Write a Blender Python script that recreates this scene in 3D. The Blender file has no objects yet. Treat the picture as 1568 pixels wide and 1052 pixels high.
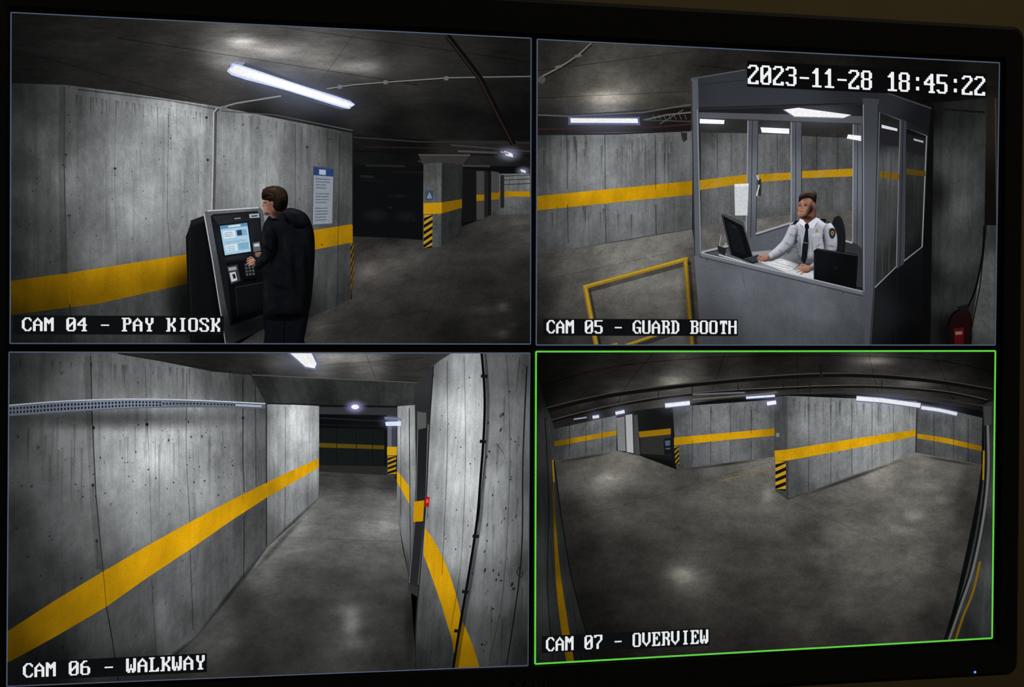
import bpy, bmesh, math, random
import numpy as np
from mathutils import Vector, Matrix
from mathutils.geometry import tessellate_polygon
random.seed(4); np.random.seed(4)
sc=bpy.context.scene
sc.view_settings.view_transform='Standard'
sc.view_settings.look='None'
# ------------------------------------------------ camera pose from the monitor's rectangle
F=3786.0; CX,CY=784.0,526.0
def homog(src,dst):
    A=[];b=[]
    for (x,y),(u,v) in zip(src,dst):
        A.append([x,y,1,0,0,0,-u*x,-u*y]);b.append(u)
        A.append([0,0,0,x,y,1,-v*x,-v*y]);b.append(v)
    h=np.linalg.solve(np.array(A,float),np.array(b,float))
    return np.append(h,1).reshape(3,3)
SCR=[(13,14),(1533,93),(1524,982),(8,1056)]
H=homog([(0,0),(1,0),(1,1),(0,1)],SCR)
Ki=np.linalg.inv(np.array([[F,0,CX],[0,F,CY],[0,0,1.0]]))
M=Ki@H; h1,h2,h3=M[:,0],M[:,1],M[:,2]
if h3[2]<0: h1,h2,h3=-h1,-h2,-h3
W=0.53; s=W/np.linalg.norm(h1)
r1=h1/np.linalg.norm(h1); r2=h2-r1*np.dot(r1,h2); HT=np.linalg.norm(h2)*s; r2/=np.linalg.norm(r2)
r3=np.cross(r1,r2); R=np.stack([r1,r2,r3],1); t=h3*s
Z0=1.25
def p2w(p): return Vector((p[0]-W/2,p[2],Z0-p[1]))
def d2w(p): return Vector((p[0],p[2],-p[1]))
cpos=-R.T@t
cam=bpy.data.cameras.new('camera'); co=bpy.data.objects.new('camera',cam); sc.collection.objects.link(co); sc.camera=co
cam.lens=F/1568*36; cam.sensor_width=36; cam.clip_start=0.01
cx_,cy_,cz_=d2w(R[0]),d2w(-R[1]),d2w(-R[2])
m=Matrix((cx_,cy_,cz_)).transposed().to_4x4(); m.translation=p2w(cpos); co.matrix_world=m
def px2plane(P):
    """photo pixel -> (u,v) on the screen plane"""
    P=np.asarray(P,float)
    d=np.stack([(P[:,0]-CX)/F,(P[:,1]-CY)/F,np.ones(len(P))],1)@R   # plane coords dirs
    k=-cpos[2]/d[:,2]
    return np.stack([cpos[0]+d[:,0]*k,cpos[1]+d[:,1]*k],1)
def s2l(c):
    c=np.clip(np.asarray(c,float)/255,0,1)
    return np.where(c<=0.04045,c/12.92,((c+0.055)/1.055)**2.4)
# ------------------------------------------------ materials
def newmat(n):
    m=bpy.data.materials.new(n); m.use_nodes=True; m.node_tree.nodes.clear()
    try: m.cycles.emission_sampling='NONE'
    except Exception: pass
    return m
def disp_mat(name,kind):
    m=newmat(name); N=m.node_tree.nodes; L=m.node_tree.links
    out=N.new('ShaderNodeOutputMaterial'); at=N.new('ShaderNodeAttribute'); at.attribute_name='Col'
    if kind=='glow':
        a=N.new('ShaderNodeAddShader'); tr=N.new('ShaderNodeBsdfTransparent'); e=N.new('ShaderNodeEmission')
        L.new(at.outputs['Color'],e.inputs[0]); L.new(tr.outputs[0],a.inputs[0]); L.new(e.outputs[0],a.inputs[1]); L.new(a.outputs[0],out.inputs[0]); return m
    if kind=='mult':
        tr=N.new('ShaderNodeBsdfTransparent'); L.new(at.outputs['Color'],tr.inputs[0]); L.new(tr.outputs[0],out.inputs[0]); return m
    e=N.new('ShaderNodeEmission'); L.new(e.outputs[0],out.inputs[0])
    uv=N.new('ShaderNodeUVMap'); uv.uv_map='UV'
    def mapping(sx,sy,off=0):
        mp=N.new('ShaderNodeMapping'); mp.inputs['Scale'].default_value=(sx,sy,1); mp.inputs['Location'].default_value=(off,off*0.7,0)
        L.new(uv.outputs[0],mp.inputs[0]); return mp.outputs[0]
    def noise(vec,scale,det,rough,a,b,lo,hi,dist=0,dim='2D'):
        n=N.new('ShaderNodeTexNoise'); n.noise_dimensions=dim; n.inputs['Scale'].default_value=scale; n.inputs['Detail'].default_value=det
        n.inputs['Roughness'].default_value=rough; n.inputs['Distortion'].default_value=dist; L.new(vec,n.inputs['Vector'])
        r=N.new('ShaderNodeMapRange'); r.inputs[1].default_value=a; r.inputs[2].default_value=b; r.inputs[3].default_value=lo; r.inputs[4].default_value=hi
        L.new(n.outputs[0],r.inputs[0]); return r.outputs[0]
    def mul(x,y):
        q=N.new('ShaderNodeMath'); q.operation='MULTIPLY'; L.new(x,q.inputs[0]); L.new(y,q.inputs[1]); return q.outputs[0]
    def pits(scale,lo,hi,off,val=0.3,thr=0.5):
        v=N.new('ShaderNodeTexVoronoi'); v.voronoi_dimensions='2D'; v.inputs['Scale'].default_value=scale; L.new(mapping(1,1,off),v.inputs['Vector'])
        r=N.new('ShaderNodeMapRange'); r.inputs[1].default_value=lo; r.inputs[2].default_value=hi; r.inputs[3].default_value=val; r.inputs[4].default_value=1
        L.new(v.outputs['Distance'],r.inputs[0])
        c=N.new('ShaderNodeSeparateColor'); L.new(v.outputs['Color'],c.inputs[0])
        g=N.new('ShaderNodeMath'); g.operation='GREATER_THAN'; g.inputs[1].default_value=thr; L.new(c.outputs[0],g.inputs[0])
        mx=N.new('ShaderNodeMath'); mx.operation='MAXIMUM'; L.new(r.outputs[0],mx.inputs[0]); L.new(g.outputs[0],mx.inputs[1]); return mx.outputs[0]
    # fine sensor grain living on the display surface
    tc=N.new('ShaderNodeTexCoord'); grain=noise(tc.outputs['Object'],1500,2,.6,.25,.75,.84,1.16,0,'3D')
    f=grain
    if kind=='concrete':
        f=mul(f,noise(mapping(1,1),.9,9,.66,.3,.7,.74,1.24,.3))
        f=mul(f,noise(mapping(3.0,.35,3),1,6,.65,.3,.7,.80,1.16,.3))
        f=mul(f,noise(mapping(1,1,9),7,7,.75,.25,.75,.78,1.2))
        f=mul(f,pits(3.2,.02,.055,1.3,.4,.4)); f=mul(f,pits(9,.03,.09,5.3,.6,.3))
        f=mul(f,noise(mapping(9,.45,13),1,3,.6,.62,.76,1,.80))
    elif kind=='paint':
        f=mul(f,noise(mapping(1,1),2,6,.6,.3,.7,.88,1.12)); f=mul(f,pits(5,.02,.06,1.3,.5,.35)); f=mul(f,noise(mapping(4,.8,3),1,3,.6,.3,.7,.92,1.06))
    elif kind=='floor':
        f=mul(f,noise(mapping(1,1),.6,9,.68,.3,.7,.70,1.26,.1))
        f=mul(f,noise(mapping(1,1,7),2.4,8,.75,.25,.75,.72,1.24,.1))
        f=mul(f,noise(mapping(1,1,27),12,5,.75,.3,.75,1.08,.86,0))
    elif kind=='ceil':
        f=mul(f,noise(mapping(1,1),.8,9,.72,.3,.7,.74,1.28,.1)); f=mul(f,noise(mapping(1,1,4),3,6,.7,.3,.7,.86,1.14))
        f=mul(f,noise(mapping(1,1,9),12,5,.75,.25,.75,.84,1.16))
    elif kind=='cloth':
        f=mul(f,noise(mapping(1,1),2.5,4,.5,.3,.7,.82,1.2,.3))
    elif kind=='hair':
        f=mul(f,noise(mapping(1,1),9,5,.6,.3,.7,.6,1.45,.6))
    vm=N.new('ShaderNodeVectorMath'); vm.operation='SCALE'; L.new(at.outputs['Color'],vm.inputs[0]); L.new(f,vm.inputs['Scale'])
    L.new(vm.outputs[0],e.inputs[0]); return m
MATS={k:disp_mat('display_'+k,k) for k in ('flat','glow','mult','concrete','paint','floor','ceil','cloth','hair')}
MK=list(MATS)
# ------------------------------------------------ mesh helpers
BASE=0.0
class Obj:
    def __init__(s,name,parent=None):
        s.name=name; s.parent=parent; s.V=[];s.Fa=[];s.C=[];s.U=[];s.Mi=[]; s.n=0
    def put(s,v3,faces,col,uv,mat):
        s.V+=list(v3); s.C+=list(col); s.U+=list(uv)
        for f in faces: s.Fa.append([i+s.n for i in f]); s.Mi.append(MK.index(mat))
        s.n+=len(v3)
    def done(s):
        if not s.n: return None
        me=bpy.data.meshes.new(s.name); me.from_pydata(s.V,[],s.Fa)
        used=sorted(set(s.Mi)); mp={k:i for i,k in enumerate(used)}
        for k in used: me.materials.append(MATS[MK[k]])
        me.polygons.foreach_set('material_index',[mp[k] for k in s.Mi])
        a=me.color_attributes.new('Col','FLOAT_COLOR','POINT')
        c=np.ones((s.n,4),np.float32); c[:,:3]=np.array(s.C); a.data.foreach_set('color',c.ravel())
        ul=me.uv_layers.new(name='UV'); idx=np.zeros(len(me.loops),np.int32); me.loops.foreach_get('vertex_index',idx)
        ul.data.foreach_set('uv',np.array(s.U,np.float32)[idx].ravel()); me.update()
        ob=bpy.data.objects.new(s.name,me); sc.collection.objects.link(ob)
        if s.parent: ob.parent=s.parent
        return ob
OBJS=[]
def O(name,parent=None):  # each is a flat picture layer on the screen, named after its subject
    o=Obj(name,parent); OBJS.append(o); return o
CLIP=None; ZL=0
def setpanel(q):
    global CLIP,ZL
    CLIP=q; ZL=0
DZ=2e-6
def cells(pts,step,clip=True):
    tri=tessellate_polygon([[Vector((x,y,0)) for x,y in pts]])
    bm=bmesh.new(); vs=[bm.verts.new((x,y,0)) for x,y in pts]
    for a,b,c in tri:
        try: bm.faces.new((vs[a],vs[b],vs[c]))
        except ValueError: pass
    def cut(co,no,clear=False):
        bmesh.ops.bisect_plane(bm,geom=bm.verts[:]+bm.edges[:]+bm.faces[:],dist=1e-5,plane_co=co,plane_no=no,clear_outer=clear)
    P=np.array(pts,float)
    if clip and CLIP is not None:
        q=CLIP; c=np.mean(np.array(q,float),0)
        for i in range(4):
            a=np.array(q[i],float); b=np.array(q[(i+1)%4],float); n=np.array([b[1]-a[1],-(b[0]-a[0])])
            if np.dot(n,c-a)>0: n=-n
            n=n/np.linalg.norm(n)
            if ((P-a)@n).max()>0: cut((a[0],a[1],0),(n[0],n[1],0),True)
            if not bm.faces: bm.free(); return None,None
    x0,y0=P.min(0); x1,y1=P.max(0)
    if CLIP is not None and clip:
        q=np.array(CLIP); x0=max(x0,q[:,0].min()); x1=min(x1,q[:,0].max()); y0=max(y0,q[:,1].min()); y1=min(y1,q[:,1].max())
    x=math.floor(x0/step)*step+step
    while x<x1: cut((x,0,0),(1,0,0)); x+=step
    y=math.floor(y0/step)*step+step
    while y<y1: cut((0,y,0),(0,1,0)); y+=step
    bm.verts.index_update()
    V=np.array([v.co[:2] for v in bm.verts],float); Fc=[[v.index for v in f.verts] for f in bm.faces]
    bm.free()
    return V,Fc
def idw(V,S,p=3.2,sm=16.0):
    S=np.array(S,float); d2=((V[:,None,:]-S[None,:,:2])**2).sum(2)+sm*sm
    w=d2**(-p/2); return (w*S[None,:,2]).sum(1)/w.sum(1)
def LF(samples,blobs=(),k=1.0):  # light field painted into the vertex colours from samples and blobs
    def f(V):
        r=idw(V,samples)
        for (cx,cy,rx,ry,a) in blobs: r=r+a*.62*np.exp(-(((V[:,0]-cx)/rx)**2+((V[:,1]-cy)/ry)**2))
        return r*k
    return f
def scaleL(f,k): return lambda V: f(V)*k
def uvq(q,w,h,ox=0,oy=0):
    Hm=homog(q,[(ox,oy),(ox+w,oy),(ox+w,oy+h),(ox,oy+h)])
    def f(V):
        a=np.c_[V,np.ones(len(V))]@Hm.T
        return a[:,:2]/a[:,2:3]
    return f
def sm(pts,n=5,closed=False):
    P=[np.array(p,float) for p in pts]; o=[]; N=len(P)
    rng=range(N if closed else N-1)
    for i in rng:
        if closed: a,b,c,d=P[(i-1)%N],P[i],P[(i+1)%N],P[(i+2)%N]
        else: a,b,c,d=P[max(i-1,0)],P[i],P[i+1],P[min(i+2,N-1)]
        for k in range(n):
            u=k/n; o.append(tuple(0.5*((2*b)+(-a+c)*u+(2*a-5*b+4*c-d)*u*u+(-a+3*b-3*c+d)*u**3)))
    if not closed: o.append(tuple(P[-1]))
    return o
def add(o,pts,col=(255,255,255),L=None,mat='flat',uv=None,step=9,puff=None,clip=True,colfn=None):
    """pts in photo pixels (1568 wide)."""
    global ZL
    ZL+=1
    V,Fc=cells(pts,step,clip)
    if V is None or not Fc: return
    if colfn is not None: c=colfn(V)
    else:
        c=np.tile(np.array(col,float),(len(V),1))
        if L is not None:
            l=L(V) if callable(L) else np.full(len(V),float(L))
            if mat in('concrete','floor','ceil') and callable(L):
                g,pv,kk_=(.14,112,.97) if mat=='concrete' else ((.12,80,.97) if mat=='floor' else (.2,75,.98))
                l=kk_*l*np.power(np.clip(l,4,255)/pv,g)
            c=c*(l[:,None]/255)
    z=-ZL*DZ-BASE
    if puff:  # rounded shading painted into the colour from outline distance
        Rr,lx,ly,amb,dif=puff
        P=np.array(pts,float); A=P; B=np.roll(P,-1,0); d=B-A
        tt=(((V[:,None]-A[None])*d[None]).sum(2)/((d*d).sum(1)[None]+1e-9)).clip(0,1)
        near=A[None]+tt[...,None]*d[None]; vec=V[:,None]-near; ds=np.sqrt((vec**2).sum(2)); i=ds.argmin(1)
        dd=ds[np.arange(len(V)),i]
        w=1/(ds**2+2.0)**1.5; g=(vec*w[...,None]).sum(1); dirn=-g/(np.linalg.norm(g,axis=1)[:,None]+1e-9)
        k=np.clip(1-dd/Rr,0,1); k[dd<1e-3]=1.0
        en=np.stack([d[:,1],-d[:,0]],1); en=en/(np.linalg.norm(en,axis=1)[:,None]+1e-9)
        area=0.5*np.sum(A[:,0]*B[:,1]-B[:,0]*A[:,1])
        if area<0: en=-en
        dirn=np.where((dd<1e-3)[:,None],en[i],dirn)
        nz=np.sqrt(np.clip(1-k*k*0.9,0,1)); nx=dirn[:,0]*k*.95; ny=dirn[:,1]*k*.95
        lz=math.sqrt(max(0,1-lx*lx-ly*ly)); sh=amb+dif*np.clip(nx*lx+ny*ly+nz*lz,0,1)
        c=c*sh[:,None]
    lin=s2l(c); pl=px2plane(V)
    u=uv(V) if uv else V/100.0
    o.put([tuple(p2w((a,b,z))) for a,b in pl],Fc,lin,u,mat)
def stroke(o,pts,w,col,L=None,smooth=0,mat='flat',step=12,uv=None,w2=None):
    if smooth: pts=sm(pts,smooth)
    P=[np.array(p,float) for p in pts]; n=len(P)
    left=[];right=[]
    for i in range(n):
        a=P[max(i-1,0)];b=P[min(i+1,n-1)]; d=b-a; d=d/(np.linalg.norm(d)+1e-9); nn=np.array([-d[1],d[0]])
        ww=w if w2 is None else w+(w2-w)*i/(n-1)
        left.append(tuple(P[i]+nn*ww/2)); right.append(tuple(P[i]-nn*ww/2))
    add(o,left+right[::-1],col,L,mat,uv,step)
def mark_or_shadow(o,pts,w,k,w2=.3):
    """translucent mark; tapering ones are faint water stains"""
    k=255-(255-k)*(.5 if w2==.3 else .8)
    stroke(o,pts,w,(k,k,k*.995),mat='mult',w2=w2)
def pit(o,x,y,rx,ry,k=110): add(o,ell(x,y,rx,ry,8),(k,k,k),mat='mult')
def ell(cx,cy,rx,ry,n=24,rot=0):
    o=[]
    for i in range(n):
        a=2*math.pi*i/n; x=rx*math.cos(a); y=ry*math.sin(a)
        o.append((cx+x*math.cos(rot)-y*math.sin(rot),cy+x*math.sin(rot)+y*math.cos(rot)))
    return o
def glow(o,cx,cy,rx,ry,rgb,rot=0,p=1.0,st=2.5):  # soft additive disc, glow painted over the layers below
    rgb=np.array(rgb,float)
    def cf(V):
        dx=V[:,0]-cx; dy=V[:,1]-cy; x=dx*math.cos(rot)+dy*math.sin(rot); y=-dx*math.sin(rot)+dy*math.cos(rot)
        d=np.clip(np.sqrt((x/rx)**2+(y/ry)**2),0,1); f=(1-d)**2*(1+2*d)*(1-d*d)
        return rgb[None]*np.power(f,0.6)[:,None]
    add(o,ell(cx,cy,rx,ry,28,rot),mat='glow',colfn=cf,step=max(st,min(rx,ry)/4))
def shade(o,cx,cy,rx,ry,dark,rot=0,st=2.5):
    """soft multiply spot; dark = 0..1 remaining brightness"""
    def cf(V):
        dx=V[:,0]-cx; dy=V[:,1]-cy; x=dx*math.cos(rot)+dy*math.sin(rot); y=-dx*math.sin(rot)+dy*math.cos(rot)
        d=np.clip(np.sqrt((x/rx)**2+(y/ry)**2),0,1); f=(1-d*d)**2
        g=1-(1-dark)*f
        return np.repeat((255*g)[:,None],3,1)
    add(o,ell(cx,cy,rx,ry,20,rot),mat='mult',colfn=cf,step=max(st,min(rx,ry)/4))
def crease_shade(o,x0,y0,x1,y1,w,dark,st=1.1):  # soft dark streak: shade painted along cloth creases and wall feet
    l=math.hypot(x1-x0,y1-y0)/2; shade(o,(x0+x1)/2,(y0+y1)/2,l+w*.5,w,dark,math.atan2(y1-y0,x1-x0),st)
def sheen(o,x0,y0,x1,y1,w,rgb,st=1.1):  # soft bright streak: painted highlight
    l=math.hypot(x1-x0,y1-y0)/2; glow(o,(x0+x1)/2,(y0+y1)/2,l+w*.5,w,rgb,math.atan2(y1-y0,x1-x0),st=st)
def vignette(o,P,cx,cy,rx,ry,amt,pw=2.6):
    def cf(V):
        d=np.sqrt(((V[:,0]-cx)/rx)**2+((V[:,1]-cy)/ry)**2)
        g=np.clip(1-amt*np.clip(d,0,1.3)**pw,.05,1); return np.repeat((255*g)[:,None],3,1)
    add(o,P,mat='mult',colfn=cf,step=16)
def bl(q,u,v):
    q=[np.array(p,float) for p in q]
    return tuple((q[0]*(1-u)+q[1]*u)*(1-v)+(q[3]*(1-u)+q[2]*u)*v)
def subq(q,u0,u1,v0,v1): return [bl(q,u0,v0),bl(q,u1,v0),bl(q,u1,v1),bl(q,u0,v1)]
def hazard(o,q,n,yel=(205,160,20),blk=(18,18,20),sl=0.5):
    add(o,q,yel)
    st=1.0/n
    for i in range(-1,n+1):
        v0=i*st
        pts=[(0,v0+sl*st),(0,v0+sl*st+st*.5),(1,v0+st*.5-sl*st*.6),(1,v0-sl*st*.6)]
        pts=[(u,min(max(v,0),1)) for u,v in pts]
        if abs(pts[0][1]-pts[1][1])+abs(pts[2][1]-pts[3][1])<1e-4: continue
        try: add(o,[bl(q,u,v) for u,v in pts],blk)
        except Exception: pass
# ------------------------------------------------ on-screen bitmap font
G={'A':'10386CC6C6FEC6C6C6C6','B':'FC6666667C66666666FC','C':'3C66C2C0C0C0C0C2663C','D':'F86C6666666666666CF8','E':'FE6662687868606266FE',
'G':'3C66C2C0C0DEC6C6663A','H':'C6C6C6C6FEC6C6C6C6C6','I':'3C18181818181818183C','K':'E666666C78786C6666E6','L':'F06060606060606266FE',
'M':'C6EEFEFED6C6C6C6C6C6','O':'7CC6C6C6C6C6C6C6C67C','P':'FC6666667C60606060F0','R':'FC6666667C6C666666E6','S':'7CC6C660380C06C6C67C',
'T':'7E7E5A1818181818183C','U':'C6C6C6C6C6C6C6C6C67C','V':'C6C6C6C6C6C6C66C3810','W':'C6C6C6C6D6D6D6FEEE6C','Y':'666666663C181818183C',
'0':'7CC6C6CEDEF6E6C6C67C','1':'1838781818181818187E','2':'7CC6060C183060C0C6FE','3':'7CC606063C060606C67C','4':'0C1C3C6CCCFE0C0C0C1E',
'5':'FEC0C0C0FC060606C67C','6':'3860C0C0FCC6C6C6C67C','7':'FEC606060C1830303030','8':'7CC6C6C67CC6C6C6C67C','-':'00000000007E00000000',':':'00001818000000181800'}
UPS=6
def glyph(ch):
    h=G[ch]; a=np.zeros((12,10))
    for r in range(10):
        b=int(h[2*r:2*r+2],16)
        for c in range(8):
            if b>>(7-c)&1: a[r+1,c+1]=1
    a=np.kron(a,np.ones((UPS,UPS)))
    k=np.exp(-(np.arange(-6,7)/2.2)**2); k=k/k.sum()
    a=np.apply_along_axis(lambda r:np.convolve(r,k,'same'),1,a); a=np.apply_along_axis(lambda r:np.convolve(r,k,'same'),0,a)
    return a>0.5
def text(o,s,tl,tr,h,col):
    """string drawn on the screen from tl to tr (baseline direction), glyph height h"""
    global ZL
    ZL+=1
    tl=np.array(tl,float); tr=np.array(tr,float); ux=(tr-tl)/len(s); V=[];Fc=[]
    for i,ch in enumerate(s):
        if ch==' ': continue
        g=glyph(ch); ny,nx=g.shape
        for r in range(ny):
            row=g[r]; c=0
            while c<nx:
                if row[c]:
                    e=c
                    while e<nx and row[e]: e+=1
                    for (cc,rr) in ((c,r),(e,r),(e,r+1),(c,r+1)):
                        fx=i+(cc/UPS-1)/8; fy=(rr/UPS-1)/10
                        V.append(tl+ux*fx+np.array([0,h*fy]))
                    n=len(V); Fc.append([n-4,n-3,n-2,n-1]); c=e
                else: c+=1
    V=np.array(V); pl=px2plane(V); z=-ZL*DZ-BASE
    lin=np.tile(s2l(col),(len(V),1))
    o.put([tuple(p2w((a,b,z))) for a,b in pl],Fc,lin,V/100,'flat')
# ================================================================ PANEL CAM 04
mon=bpy.data.objects.new('security_monitor',None); sc.collection.objects.link(mon)
def feed():
    e=bpy.data.objects.new('camera_feed',None); sc.collection.objects.link(e); return e
P4=[(17.5,20),(812,59.5),(811,526),(16,525)]
P5=[(823,61),(1529,97),(1522.5,527.5),(821.5,527.5)]
P6=[(14.5,540),(810,541.5),(807,1018),(11,1050)]
P7=[(821,539),(1523,538),(1518,976.5),(819.5,1016)]
WG=(248,253,255); YE=(255,190,18)
setpanel(P4); fd=feed()
ce=O('ceiling',fd)
Lc4=LF([(20,40,38),(20,120,30),(150,90,46),(200,60,44),(150,120,38),(260,80,55),(300,130,62),(250,140,48),(345,85,112),(340,150,62),(450,150,40),(480,75,98),(430,95,92),(560,100,88),(560,150,42),
 (620,90,62),(700,100,48),(700,180,28),(800,80,34),(800,200,20),(600,60,50),(600,200,24),(500,185,24),(400,185,30),(420,160,45)],[(372,64,28,8,170),(415,78,38,11,110),(350,92,30,14,30),(545,102,44,9,80),(480,88,60,18,40)])
add(ce,[(10,10),(820,50),(820,262),(540,262),(540,205),(340,163),(260,152),(185,141),(100,130),(10,127)],(255,250,244),Lc4,'ceil',uvq([(17,20),(812,60),(812,225),(-200,150)],9,6),7)
for a,b,w,k in [((180,58),(640,130),1.6,175),((17,75),(330,160),1.2,190),((420,40),(812,95),1.3,180),((540,55),(480,140),1.1,190)]:
    mark_or_shadow(ce,[a,b],w,k,w)
add(ce,[(540,205),(640,213),(812,216),(812,262),(540,255)],(255,250,250),LF([(540,210,26),(620,230,20),(700,235,42),(780,225,42),(812,250,30)]),'ceil')
stroke(ce,[(540,210),(640,217),(812,219)],2,(46,44,42)); stroke(ce,[(540,231),(660,236),(812,238)],1.5,(12,11,11))
stroke(ce,[(560,225),(812,229)],1.5,(44,30,28)); stroke(ce,[(690,222),(812,232)],2,(64,60,58))
back=O('wall_back',fd)
add(back,[(538,252),(812,255),(812,345),(538,400)],(13,14,15))
for x,y,w,h,c in [(560,252,60,3,32),(600,262,50,2,24),(550,275,40,2,20),(690,252,60,3,60),(640,246,30,2,50),(552,268,20,4,30)]:
    add(back,[(x,y),(x+w,y+1),(x+w,y+h+1),(x,y+h)],(c,c,c))
for x,y,rx,ry,c in ((575,330,26,14,16),(622,332,22,12,14),(598,318,5,2,34),(612,300,22,3,16),(634,338,3,2,30)): glow(back,x,y,rx,ry,(c,c,c+2))
add(back,[(748,266),(812,266),(812,334),(748,330)],WG,LF([(750,280,85),(780,280,125),(810,275,130),(780,315,110),(810,325,90),(750,325,65)]),'concrete',uvq([(750,268),(812,268),(812,325),(750,325)],6,2.4))
add(back,[(748,293),(812,293),(812,301),(748,301)],YE,LF([(750,295,140),(800,295,190)]),'flat')
add(back,[(708,258),(752,262),(752,335),(708,340)],(20,20,21)); add(back,[(752,262),(764,264),(764,322),(752,326)],(70,70,70)); add(back,[(766,268),(772,268),(772,318),(766,319)],(38,38,38))
add(back,[(752,295),(764,295),(764,305),(752,306)],(140,105,15))
for y in (270,276,283): stroke(back,[(766,y),(812,y-2)],1.2,(45,45,45))
fl=O('floor',fd)
Lf4=LF([(545,385,52),(560,410,92),(600,395,88),(640,395,80),(560,450,72),(480,505,90),(520,520,60),(650,430,60),(620,480,46),(700,380,58),(690,345,34),(760,340,70),(800,345,84),(800,420,54),(740,450,50),(740,490,56),(700,520,38),(800,520,42),(560,375,45),(650,378,58),(600,362,28),(730,360,58),(560,490,55)],
  [(560,415,30,14,16),(770,470,9,6,60),(770,512,10,6,70),(785,500,7,4,40),(740,476,14,4,34),(485,500,22,8,22),(800,340,20,5,24)])
add(fl,[(345,540),(400,505),(465,490),(538,458),(538,362),(600,364),(650,368),(700,350),(750,330),(820,326),(820,540)],(255,250,240),Lf4,'floor',uvq([(540,370),(812,335),(812,526),(380,526)],7,7),6)
mark_or_shadow(fl,[(470,500),(812,455)],1.1,215,1); mark_or_shadow(fl,[(706,352),(640,526)],1.1,218,1)
wl=O('wall_left',fd)
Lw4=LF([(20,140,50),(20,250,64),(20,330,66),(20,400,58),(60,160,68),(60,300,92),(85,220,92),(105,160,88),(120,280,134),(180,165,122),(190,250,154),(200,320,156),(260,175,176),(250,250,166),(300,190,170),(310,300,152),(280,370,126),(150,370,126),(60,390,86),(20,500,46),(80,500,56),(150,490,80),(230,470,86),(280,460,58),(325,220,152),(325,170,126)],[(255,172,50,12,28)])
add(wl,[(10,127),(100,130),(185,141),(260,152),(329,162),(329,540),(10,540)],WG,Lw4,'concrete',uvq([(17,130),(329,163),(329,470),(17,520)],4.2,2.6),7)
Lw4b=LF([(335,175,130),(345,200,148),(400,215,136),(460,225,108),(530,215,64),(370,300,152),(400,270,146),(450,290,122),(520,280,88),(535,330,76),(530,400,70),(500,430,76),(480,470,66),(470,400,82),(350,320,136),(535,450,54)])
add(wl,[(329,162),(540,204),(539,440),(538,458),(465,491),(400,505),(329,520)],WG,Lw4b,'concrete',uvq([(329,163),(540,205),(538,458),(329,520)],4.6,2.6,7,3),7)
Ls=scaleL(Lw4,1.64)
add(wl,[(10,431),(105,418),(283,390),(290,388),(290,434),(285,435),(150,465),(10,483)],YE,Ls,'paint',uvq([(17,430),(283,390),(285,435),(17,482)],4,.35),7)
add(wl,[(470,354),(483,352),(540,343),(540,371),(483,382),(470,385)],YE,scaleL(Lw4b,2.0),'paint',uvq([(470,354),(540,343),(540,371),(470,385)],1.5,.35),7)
stroke(wl,[(99,133),(98,250),(102,420)],1.5,(50,51,50)); stroke(wl,[(102,420),(107,465)],1.3,(140,100,10)); stroke(wl,[(107,465),(110,524)],1.5,(34,34,34))
mark_or_shadow(wl,[(94,133),(93,250),(97,420)],8,215,8)
mark_or_shadow(wl,[(120,137),(260,154),(330,167)],2.4,150,2); mark_or_shadow(wl,[(258,175),(256,330),(262,395)],1.3,170,1); mark_or_shadow(wl,[(178,150),(175,270),(180,405)],1,195,1)
mark_or_shadow(wl,[(452,190),(452,480)],1.2,160,1); mark_or_shadow(wl,[(520,205),(516,470)],1.2,150,1)
stroke(wl,[(540,204),(540,345)],1.6,(26,26,26)); stroke(wl,[(539,371),(538,458)],1.6,(22,22,22))
for x,y in [(101,237),(176,258),(318,245),(106,330),(316,180),(470,225),(470,380)]:
    add(wl,ell(x,y,2.1,2.1,12),(52,52,51)); mark_or_shadow(wl,[(x,y+2),(x+.5,y+26)],2,170)
random.seed(9)
for i in range(40):
    x=118+i*5.2+random.uniform(-3,3); y=140+(x-100)*.14+3; l=random.uniform(6,44); mark_or_shadow(wl,[(x,y),(x+random.uniform(-.8,.8),y+l)],random.uniform(1,4),random.uniform(150,210))
for i in range(22):
    x=118+i*9+random.uniform(-4,4); y=random.uniform(200,260); mark_or_shadow(wl,[(x,y),(x+random.uniform(-1,1),y+random.uniform(30,120))],random.uniform(.8,3),random.uniform(190,225))
for i in range(14):
    x=345+i*13; y=170+(x-340)*.19; mark_or_shadow(wl,[(x,y),(x,y+random.uniform(10,60))],random.uniform(1,4),random.uniform(180,220))
for i in range(40):
    x=random.uniform(20,520); y=random.uniform(175,380)
    if 290<x<480 and y>300: continue
    pit(wl,x,y,random.uniform(.5,1.4),random.uniform(.6,1.6),random.uniform(110,165))
hz=O('hazard_marking_image'); hazard(hz,[(536.5,372),(541,370),(541,440),(537,452)],6,(120,90,20),(12,12,12))
cd=O('electrical_conduit_image'); mark_or_shadow(cd,[(335,166),(330,172),(329,240),(327,322)],4,130,4); stroke(cd,[(333,166),(328,172),(327,240),(325,322)],2.6,(84,84,84)); stroke(cd,[(332,166),(327,172),(326,240),(324,322)],1.5,(190,192,193))  # dark copy beside the conduit is its painted shadow
stroke(cd,[(330,166),(344,163),(362,158),(430,147)],2.2,(136,136,136)); stroke(cd,[(338,170),(420,176),(540,200)],1.6,(78,78,78)); add(cd,ell(343,166,4.5,4,12),(106,106,106))
stroke(cd,[(500,137),(540,131),(590,127),(690,120),(812,118)],3.2,(34,34,34)); stroke(cd,[(500,136),(540,130),(590,126),(690,119),(812,117)],1.6,(128,128,128)); 
for x,y in ((590,126),(683,120),(520,133)): add(cd,[(x-3,y-3),(x+3,y-3),(x+3,y+3),(x-3,y+3)],(108,108,108))
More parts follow.
